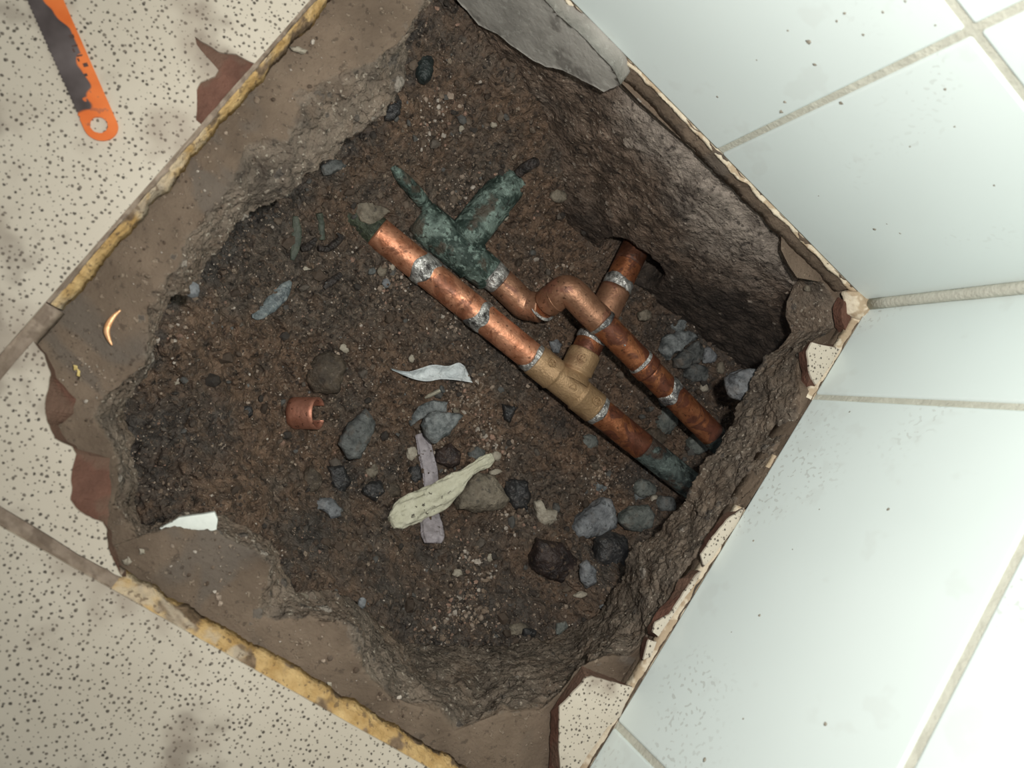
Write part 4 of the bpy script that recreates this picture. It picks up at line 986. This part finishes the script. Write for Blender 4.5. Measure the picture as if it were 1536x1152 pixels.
# weld-like fillet where the branch meets the run
V, F = sweep([bl(s) for s in (.004, .0075, .0092, .0105)], [RT + .0018, RT + .0006, RT - .0006, RT - .0014], 40, cap=False); mk('tee_fillet', V, F, M['brass'], tee)
def mark(center, axis_dir, surf_dir, r, kind):
    """raised emblem ring or triangle on the tee surface"""
    a = axis_dir / np.linalg.norm(axis_dir); s = surf_dir - a * (surf_dir @ a); s /= np.linalg.norm(s); b = np.cross(s, a)
    def pt(u_, v_):
        R_ = RT - (.0008 if kind == 'tri' else -.0001); th = v_ / R_; return center + a * u_ + R_ * (math.cos(th) * s + math.sin(th) * b)
    if kind == 'ring': loop = [pt(r * math.cos(t), r * math.sin(t)) for t in np.linspace(0, 2 * math.pi, 25)]
    else: loop = [pt(x_ * r, y_ * r) for x_, y_ in ((-1, -.8), (1, -.2), (-.2, 1), (-1, -.8))]; loop = list(resample(np.array(loop), 24, False))
    V, F = sweep(loop, .00050, 6); mk('maker_mark', V, F, M['brass'], tee)
    if kind == 'ring':
        for q in (((-.5, -.5), (-.5, .5)), ((-.5, 0), (.45, .5)), ((-.5, 0), (.45, -.5)), ((.5, -.4), (.5, .4))):
            V, F = sweep([pt(r * x_, r * y_) for x_, y_ in (q[0], ((q[0][0] + q[1][0]) / 2, (q[0][1] + q[1][1]) / 2), q[1])], .00042, 6); mk('maker_mark', V, F, M['brass'], tee)
mdir = pB - pA
view = CAM - bC
mark(mp(on_main(818, 548)), mdir, view + np.array([0, -.25, 0]), .0030, 'ring'); mark(mp(on_main(884, 605)), mdir, view + np.array([0, -.2, 0]), .0031, 'ring')
mark(mp(tcen) , mdir, view + np.array([0, -.1, 0]), .0028, 'tri'); mark(bl(.0195), bdir, view, .0030, 'ring')
# branch pipe into the foundation
BLEN = np.linalg.norm(bE - bC) + .012
V, F = sweep([bl(s) for s in np.linspace(.020, BLEN, 24)], RM, 32); mk('branch_pipe', V, F, M['copper_ox'], run)['label'] = 'oxidised copper branch entering the foundation'
def bpos(px, py):
    return min(np.linspace(0, BLEN, 800), key=lambda s: sum((q - r) ** 2 for q, r in zip(to_px(bl(s)), (px, py))))
V, F = sweep([bl(s) for s in np.linspace(bpos(943, 396), BLEN, 12)], RM + .0001, 32); mk('branch_end', V, F, M['dark_copper'], run)['label'] = 'dark tarnished end of the branch'
band(lambda s: bl(s), bpos(881, 503), .0030, RM, run, 7, 'green-grey solder joint on the branch', .4)
band(lambda s: bl(s), bpos(928, 428), .0048, RM, run, 8, 'broad grey solder band on the branch', .3)
s0, s1 = bpos(921, 438), bpos(898, 476)
V, F = sweep([bl(s) for s in np.linspace(bpos(905, 470), bpos(925, 434), 10)], RM + .0007, 32); mk('coupling', V, F, M['elbow'], run)

# ------------------------------------------------------------------ old green pipe and thin copper pipe
GA = unp(627, 325, -.149); GB = unp(737, 415, -.149)
thin = empty('copper_pipe', (float(GB[0]), float(GB[1]), -.16)); tag(thin, 'thin copper pipe with offset elbows joined to a green corroded tee', 'pipe')
RG = .0134
V, F = sweep([GA + (GB - GA) * t for t in (0, .02, .05, .5, .72, .74, .76, .97, 1.0)], [RG - .003, RG - .0008, RG, RG, RG, RG + .0004, RG - .0012, RG - .0014, RG - .003], 36, noise=.04, nscale=150, seed=3)
ot = mk('corroded_tee', V, F, M['patina'], thin); ot['label'] = 'green corroded tee fitting'
gC = unp(694, 362, -.146); gE = unp(771, 266, -.140)
V, F = sweep([gC + (gE - gC) * t for t in (0, .2, .55, .58, .60, .62, .64, .97, 1.0)], [RG - .0004, RG - .0006, RG - .0006, RG - .0004, RG, RG - .0010, RG - .0012, RG - .0012, RG - .003], 36, noise=.05, nscale=150, seed=5)
mk('corroded_branch', V, F, M['patina'], thin)['label'] = 'green corroded branch stub'
# sliver of the buried old pipe
q0, q1 = hit(588, 252), hit(646, 318)
pth = smooth_path([np.append(unp(589, 250, q0[2] + .001), .0016), np.append(unp(604, 268, (q0[2] * .7 + q1[2] * .3) + .0015), .0042), np.append(unp(626, 292, (q0[2] * .4 + q1[2] * .6) + .0015), .0048), np.append(unp(641, 312, q1[2] + .0005), .0042), np.append(unp(650, 322, q1[2] - .001), .004)], 24)
V, F = sweep(pth[:, :3], pth[:, 3], 14, noise=.2, nscale=200, seed=8); mk('buried_sliver', V, F, M['patina'], thin)['label'] = 'green sliver of old pipe surfacing from the soil'
# solder cone then the offset made from two elbows
zE0, zE1 = -.1455, -.1190
RS = .0090
e0 = unp(735, 409, -.1465); e1 = unp(760, 432, -.1465); e2 = unp(785, 456, -.1450); e3 = unp(812, 462, -.1375); e4 = unp(832, 446, -.1255); e5 = unp(852, 436, -.1175); e6 = unp(884, 466, -.1155); e7 = unp(900, 481, -.1150)
V, F = sweep([e0, e0 + (e1 - e0) * .35, e0 + (e1 - e0) * .7], [RS + .0018, RS + .0012, RS + .0006], 28, noise=.1, nscale=250, seed=2); mk('solder_cone', V, F, M['solder'], thin)['label'] = 'rough grey solder where thin pipe meets green tee'
lo = smooth_path([e1 - (e1 - e0) * .4, e1, e2, (e2 + e3) / 2 + np.array([0, 0, -.0008]), e3], 30)
V, F = sweep(lo, RS + .0011, 32); mk('elbow', V, F, M['elbow'], thin)['label'] = 'lower brown copper elbow'
mid_ = np.array([e3 + (e4 - e3) * t for t in np.linspace(-.1, 1.0, 8)])
V, F = sweep(mid_, RS - .0004, 32); mk('short_nipple', V, F, M['copper_ox'], thin)
rimp = e3 + (e4 - e3) * .02
V, F = sweep([rimp, rimp + (e4 - e3) * .05, rimp + (e4 - e3) * .09], [RS + .0014, RS + .0015, RS + .0009], 32); mk('solder_ring', V, F, M['solder'], thin)
up_ = smooth_path([e3 + (e4 - e3) * .45, e4, e5 + np.array([0, 0, .0006]), e6, e7], 34)
V, F = sweep(up_, RS + .0010, 32); mk('elbow', V, F, M['elbow'], thin)['label'] = 'upper brown copper elbow'
rp = e4 + (e5 - e4) * .05
V, F = sweep([rp - (e5 - e4) * .03, rp, rp + (e5 - e4) * .06], [RS + .0009, RS + .0016, RS + .0010], 32); mk('elbow_rim', V, F, M['elbow'], thin)
eZ = unp(1088, 672, -.1150)
tp = lambda t: e7 + (eZ - e7) * t
tl = np.linalg.norm(eZ - e7)
def tpos(px, py): return min(np.linspace(-.1, 1.1, 800), key=lambda s: sum((q - r) ** 2 for q, r in zip(to_px(tp(s)), (px, py))))
tm = tpos(975, 550); tn = tpos(1070, 650)
def tseg(a, b_, mat, label=None):
    V, F = sweep([tp(t) for t in np.linspace(a, b_, 20)], RS, 32); o = mk('pipe_section', V, F, M[mat], thin)
    if label: o['label'] = label
tseg(-.06, tm, 'copper_ox'); tseg(tm, tn, 'copper_ox'); tseg(tn, 1.12, 'patina_end', 'green patina end of the thin pipe')
band(tp, tpos(902, 484), .0018 / tl, RS + .0003, thin, 12, 'grey solder at the upper elbow', .5)
band(tp, tpos(965, 541), .0026 / tl, RS, thin, 13, 'grey solder ring on the thin pipe', .3)
V, F = sweep([tp(t) for t in np.linspace(tpos(966, 541), tpos(977, 552), 6)], RS + .0011, 32); mk('pipe_collar', V, F, M['copper_ox'], thin)
band(tp, tpos(1008, 583), .0045 / tl, RS, thin, 14, 'grey solder smear on the thin pipe', .6)
bead = tp(tpos(938, 517)) + (CAM - tp(.3)) / np.linalg.norm(CAM - tp(.3)) * RS
V, F = blob_mesh(np.array([(bead[0] + .0011 * math.cos(t), bead[1] + .0011 * math.sin(t)) for t in np.linspace(0, 6.28, 12, endpoint=False)]), bead[2], .0016, 3, n=12, layers=6); mk('solder_bead', V, F, M['solder'], thin)['label'] = 'shiny solder bead'

# ------------------------------------------------------------------ debris
# mud lump on the buried pipe end
stone('mud_lump', [(528, 312), (545, 302), (568, 308), (585, 318), (570, 330), (558, 338), (540, 330)], 'st_tan', 'dusty tan mud caked on the buried pipe end', 'mud', z=-.1345, thick=.30, lift=.0, rough=.1)
# copper ring off-cut
c = hit(459, 619); k_ = depth(c) / FPX
ax = RC[0] * np.array([1, 1, 0]); ax /= np.linalg.norm(ax); ax = ax * .88 + np.array([0, 0, .47])
rr = 24 * k_; cc = c + np.array([0, 0, rr * .55])
V, F = tube_open(cc - ax * 21 * k_, cc + ax * 19 * k_, rr, n=6, sides=48, wall=.0010, arc=(-.35 * math.pi, 1.32 * math.pi))
o = mk('copper_ring', V, F, M['cut']); tag(o, 'short bright copper ring cut from a pipe', 'pipe offcut')
# rolled rag
zc = [hit(a, b)[2] for a, b in ((735, 688), (690, 718), (640, 752), (590, 782))]
pl = [(738, 686, 7), (728, 692, 10), (714, 700, 8), (700, 711, 9), (684, 724, 15), (662, 740, 20), (640, 754, 22), (618, 765, 22), (598, 776, 18), (587, 783, 10)]
pp = []
for i, (a, b, r) in enumerate(pl):
    t = i / (len(pl) - 1); z_ = np.interp(t, [0, .33, .66, 1], zc) + .004 + .006 * math.sin(math.pi * min(1, t * 1.1)); q = unp(a, b, z_); pp.append(np.append(q, r * depth(q) / FPX))
pp = smooth_path(pp, 110)
V, F = sweep(pp[:, :3], pp[:, 3], 64, flat=.62)
cc = np.repeat(pp[:, :3], 64, axis=0); dd = V - cc
ang = np.tile(np.arange(64) / 64 * 2 * math.pi, 110); along = np.repeat(np.linspace(0, 1, 110), 64)
fold = .10 * np.sin(3 * ang + 13 * along) + .07 * np.sin(8 * ang - 24 * along + 1) + .03 * np.sin(13 * ang + 31 * along) + .07 * fbm(V, 150, 3, 5)
V = cc + dd * (1 + fold)[:, None]
o = mk('rag', V, F, M['cloth']); tag(o, 'cream twisted rag dotted with dirt, lying on the plastic strip', 'rag')
# grey plastic strip
pl = [(630, 650, 7), (636, 668, 10), (641, 690, 11), (645, 712, 11), (645, 735, 11), (643, 758, 12), (646, 782, 15), (649, 802, 17), (650, 815, 12)]
pp = []
for a, b, r in pl:
    q = hit(a, b); q = unp(a, b, q[2] + .0016); pp.append(np.append(q, r * depth(q) / FPX))
pp = smooth_path(pp, 60); pp[:, 2] = np.convolve(np.pad(pp[:, 2], 4, 'edge'), np.ones(9) / 9, 'valid')
V, F = sweep(pp[:, :3], pp[:, 3], 30, flat=.28)
cc = np.repeat(pp[:, :3], 30, axis=0); ang = np.tile(np.arange(30) / 30 * 2 * math.pi, 60)
V = cc + (V - cc) * (1 + .12 * np.sin(6 * ang) + .10 * fbm(V, 200, 3, 9))[:, None]
o = mk('plastic_strip', V, F, M['strip']); tag(o, 'crumpled grey plastic strip under the cream rag', 'plastic strip')
# paper scrap: thin curled sheet
def sheet(name, up_px, lo_px, mat, lift=.0065, curl=.004, th=.0006, n=40, m=10, seed=0):
    U = smooth_path(np.array(up_px, float), n); Lw = smooth_path(np.array(lo_px, float), n); V = []
    for j in range(m):
        t = j / (m - 1); P2 = U * (1 - t) + Lw * t
        for i in range(n):
            q = hit(P2[i, 0], P2[i, 1], ZG0); z_ = q[2] + lift + curl * (4 * (t - .5) ** 2 - .3) + .0016 * math.sin(i * .55 + 4 * t); V.append(unp(P2[i, 0], P2[i, 1], z_))
    V = np.array(V); B_ = V.copy(); B_[:, 2] -= th; nv = len(V)
    f = grid_faces(m, n); F = [tuple(q) for q in f] + [tuple(q[::-1] + nv) for q in f]
    bd = list(range(n)) + [k * n + n - 1 for k in range(1, m)] + [(m - 1) * n + k for k in range(n - 2, -1, -1)] + [k * n for k in range(m - 2, 0, -1)]
    for a, b in zip(bd, bd[1:] + bd[:1]): F.append((a, a + nv, b + nv, b))
    return mk(name, np.vstack([V, B_]), F, M[mat])
o = sheet('paper_scrap', [(586, 552), (600, 556), (615, 557), (632, 552), (650, 547), (672, 549), (688, 544), (697, 549)], [(588, 555), (606, 563), (622, 569), (641, 572), (662, 569), (682, 570), (696, 572), (709, 574)], 'paper')
tag(o, 'torn white paper scrap lying on the soil', 'paper')
# white ceramic chip behind the lower left rim
pr = jag(xy([(238, 793), (268, 777), (321, 768), (326, 779), (324, 797), (296, 803), (262, 805)], -.0150), 3, .0004, 2)
if not ensure_ccw(pr): pr = pr[::-1]
V, F = prism(pr, pr, -.0150, -.0185); V[:, 2] -= 0
o = mk('ceramic_chip', V, F, M['chip'], smooth=False); tag(o, 'white glazed ceramic chip leaning on the lower left rim', 'tile chip'); bev(o, .0005, 2)
# small screw
q0, q1 = hit(638, 597), hit(661, 585)
sa = unp(637, 597, q0[2] + .002); sb = unp(661, 585, q1[2] + .0025)
sr = empty('screw', sa); tag(sr, 'small pale screw below the paper scrap', 'screw')
V, F = sweep([sa + (sb - sa) * t for t in np.linspace(0, 1, 30)], [.0004 + .0009 * min(1, t * 4) + (.00025 if i % 2 else 0) for i, t in enumerate(np.linspace(0, 1, 30))], 12); mk('shank', V, F, M['bone'], sr)
V, F = sweep([sb - (sb - sa) * .02, sb + (sb - sa) * .06, sb + (sb - sa) * .16, sb + (sb - sa) * .18], [.0012, .0026, .0028, .0022], 16); mk('head', V, F, M['st_grey'], sr)
# copper curl on the mortar
pl = [(181, 465, .8), (172, 473, 2.2), (164, 484, 3.2), (160, 496, 3.2), (163, 508, 2.2), (168, 518, .9)]
pp = smooth_path([np.append(unp(a, b, -.0105), r * .00036) for a, b, r in pl], 30)
V, F = sweep(pp[:, :3], pp[:, 3], 10, flat=.6); o = mk('copper_shaving', V, F, M['orange']); tag(o, 'thin curled copper shaving on the mortar at left', 'shaving')
for pxs, lab in (([(110, 548), (116, 549), (117, 554), (111, 555)], 'upper yellow crumb near the copper shaving'), ([(115, 552), (120, 556), (119, 564), (115, 563)], 'lower yellow crumb near the copper shaving')):
    stone('crumb', pxs, 'yellowbit', lab, 'crumb', z=-.0112, thick=.5)
for pxs, lab in (([(135, 748), (148, 747), (146, 753), (138, 756)], 'white flake on the red clay at left'), ([(137, 762), (141, 763), (144, 775), (140, 774)], 'narrow white flake at the broken tile corner'), ([(434, 72), (448, 70), (462, 77), (456, 81), (440, 78)], 'pale flake on the upper mortar'),
                 ([(184, 840), (194, 837), (200, 842), (192, 848), (186, 846)], 'whitish pebble on the lower left mortar'), ([(207, 823), (215, 824), (217, 831), (209, 832)], 'tan pebble on the lower left mortar'), ([(490, 1023), (497, 1025), (496, 1034), (492, 1032)], 'cream crumb beside the lower grout ridge')):
    stone('flake', pxs, 'st_pale', lab, 'flake', z=-.0118, thick=.45)
# dark slivers in the left soil
def sliver(name, pl, mat, label, cat, flat=.5, lift=.001, n=30, noise=.25):
    pp = []
    for a, b, r in pl:
        q = hit(a, b, ZG0); q = unp(a, b, q[2] + lift); pp.append(np.append(q, r * depth(q) / FPX))
    pp = smooth_path(pp, n); V, F = sweep(pp[:, :3], np.abs(pp[:, 3]), 16, flat=flat, noise=noise, nscale=240, seed=int(pl[0][0]))
    o = mk(name, V, F, M[mat]); tag(o, label, cat); return o
sliver('shard', [(436, 422, 3), (428, 432, 9), (416, 447, 12), (402, 462, 10), (388, 473, 7), (378, 474, 3)], 'slag', 'pointed blue-grey metallic shard in the left soil', 'shard', .45, .003)
sliver('wood_strip', [(443, 324, 4), (445, 345, 7), (443, 368, 7), (438, 390, 3)], 'greenwood', 'upright green-stained strip in the left soil', 'wood strip', .4, .002)
sliver('root', [(479, 320, 5), (482, 338, 5), (483, 360, 4)], 'greenwood', 'short dark green twig right of the green-stained strip', 'twig', .7, .002)
sliver('root', [(452, 374, 4), (462, 370, 6), (474, 358, 3)], 'char', 'dark stub beside the green-stained strip', 'twig', .7, .002)
sliver('root', [(478, 372, 4), (492, 373, 5), (503, 365, 5), (511, 356, 4), (506, 350, 2)], 'char', 'bent charred twig left of the main pipe', 'twig', .7, .002)
sliver('root', [(486, 432, 3), (498, 422, 6), (512, 411, 4)], 'char', 'small charred stick left of the main pipe bands', 'twig', .6, .0015)
sliver('flake', [(455, 404, 2), (466, 398, 5), (472, 388, 2)], 'st_pale', 'pale slender flake below the green-stained strip', 'flake', .5, .001)
sliver('root', [(776, 262, 7), (790, 250, 8), (803, 243, 7), (808, 248, 3)], 'char', 'dark curved shard at the top of the green branch', 'shard', .5, .004)
# hacksaw blade on the floor tile
tip = unp(152, 190, 0); far = unp(62, -14, 0); dr = (far - tip); dr[2] = 0; dr /= np.linalg.norm(dr)
pw0 = unp(101, 0, 0); pw1 = unp(46, 0, 0)
nrm = np.array([-dr[1], dr[0], 0]); wdt = abs((pw0 - pw1) @ nrm); hw = wdt / 2
sgn = 1.0 if (pw1 - tip) @ nrm > (pw0 - tip) @ nrm else -1.0     # +y of the blade = its dark toothed side
out = []; BL = .36
for t in np.linspace(-math.pi / 2, math.pi / 2, 18): out.append((-hw * math.cos(t) * .95, hw * math.sin(t)))
n_t = 220
for k in range(n_t):
    xk = .004 + (BL - .004) * k / n_t; out.append((xk, hw)); out.append((xk + (BL - .004) / n_t * .7, hw - .0005))
out += [(BL, hw), (BL, -hw)]
out = np.array(out); hole = np.array([(.0005 + .0031 * math.cos(t), .0005 + .0031 * math.sin(t)) for t in np.linspace(0, 2 * math.pi, 24, endpoint=False)])
import mathutils.geometry as mg
no, nh = len(out), len(hole)
pts2 = [Vector(p) for p in np.vstack([out, hole])]
vv, ee, ff, ov, oe, of = mg.delaunay_2d_cdt(pts2, [], [list(range(no)), list(range(no + nh - 1, no - 1, -1))], 1, 1e-7)
keep = []
for f in ff:
    c = sum((vv[i] for i in f), Vector((0, 0))) / len(f)
    if (c - Vector((.0005, .0005))).length > .0030: keep.append(tuple(f))
V = np.array([(p[0], p[1], .0011) for p in vv]); Bv = V.copy(); Bv[:, 2] = .0002; nv = len(V)
F = keep + [tuple(i + nv for i in f[::-1]) for f in keep]
cnt = {}
for f in keep:
    for i in range(len(f)):
        e = (f[i], f[(i + 1) % len(f)]); cnt[e] = 1
for (i, j) in list(cnt):
    if (j, i) not in cnt: F.append((j, i, i + nv, j + nv))
bo = mk('hacksaw_blade', np.vstack([V, Bv]), F, M['blade'], smooth=False, origin=(0, 0, 0))
tag(bo, 'orange hacksaw blade with worn dark band on the floor tile', 'saw blade')
rot = Matrix(((dr[0], nrm[0] * sgn, 0), (dr[1], nrm[1] * sgn, 0), (0, 0, 1))) if sgn > 0 else None
if sgn > 0:
    bo.matrix_world = Matrix.Translation([float(tip[0]) * S, float(tip[1]) * S, 0]) @ rot.to_4x4()
else:
    me = bo.data
    for v in me.vertices: v.co.y = -v.co.y
    me.flip_normals()
    rot = Matrix(((dr[0], nrm[0], 0), (dr[1], nrm[1], 0), (0, 0, 1)))
    bo.matrix_world = Matrix.Translation([float(tip[0]) * S, float(tip[1]) * S, 0]) @ rot.to_4x4()
bo['sgn'] = sgn
# worn lettering on the blade: only fragments of strokes are left in the photograph
for k, (xk, yk, lx, ly) in enumerate(((.0335, -.0008, .0012, .0016), (.0300, -.0004, .0006, .0020), (.0285, .0006, .0014, .0006), (.0262, -.0006, .0006, .0020), (.0248, .0004, .0012, .0006), (.0225, -.0012, .0014, .0016), (.0190, .0002, .0010, .0012))):
    yk = yk - .0026
    V, F = slab_box(xk - lx / 2, xk + lx / 2, yk * sgn - ly / 2, yk * sgn + ly / 2, .00112, .00122)
    mk('worn_letter', V, F, M['mark'], bo, smooth=False, origin=(0, 0, 0))
# dirt specks stuck on the wall tiles
V = []; F = []; C = []; k = 0
for px, py, r, wl in [(1213, 63, 8, 'A'), (1222, 97, 5, 'A'), (1262, 155, 6, 'A'), (1177, 153, 5, 'A'), (1172, 168, 6, 'A'), (1182, 46, 3, 'A'), (1076, 145, 4, 'A'), (1267, 20, 5, 'A'), (1255, 32, 4, 'A'), (1295, 52, 4, 'A'), (1324, 18, 5, 'A'), (1358, 2, 4, 'A'), (1403, 38, 4, 'A'), (1418, 134, 4, 'A'), (1432, 190, 3, 'A'), (1135, 90, 2, 'A'),
                       (1365, 220, 3, 'A'), (1312, 344, 5, 'A'), (1350, 350, 3, 'A'), (1330, 336, 2, 'A'), (1491, 278, 3, 'A'), (1228, 294, 2, 'A'), (1274, 618, 3, 'B'), (1332, 764, 5, 'B'), (1130, 811, 3, 'B'), (1229, 764, 2, 'B'), (1189, 824, 2, 'B'), (1139, 923, 4, 'B'), (1057, 1140, 6, 'B'), (1238, 1086, 5, 'B'), (1115, 1078, 3, 'B'), (1097, 948, 2, 'B')]:
    d = ray(px, py)
    P = CAM + d * ((-CAM[1]) / d[1]) if wl == 'A' else CAM + d * (-CAM[0] / d[0])
    s_ = r * depth(P) / FPX * .62
    q = IV * rng.uniform(.6, 1.3, (12, 1)) * s_
    if wl == 'A': q[:, 1] = np.abs(q[:, 1]) * .22
    else: q[:, 0] = np.abs(q[:, 0]) * .22
    V.append(q + P); F.append(IF + 12 * k); k += 1
o = mk('dirt_specks', np.vstack(V), np.vstack(F), M['dirt'], smooth=True); tag(o, 'small dried dirt specks splashed on the white wall tiles', 'dirt', kind='stuff')
# crusty grout lump closing the corner at floor level
V, F = blob_mesh(xy([(1272, 436), (1296, 434), (1322, 448), (1312, 466), (1292, 484), (1276, 470)], -.002), -.003, .013, 5, rough=.09)
mk('grout_lump', V, F, M['cream'], wallA)['label'] = 'crusty cream grout lump in the corner'

for o in SC.objects:
    if '_o' in o: del o['_o']
    if 'sgn' in o: del o['sgn']
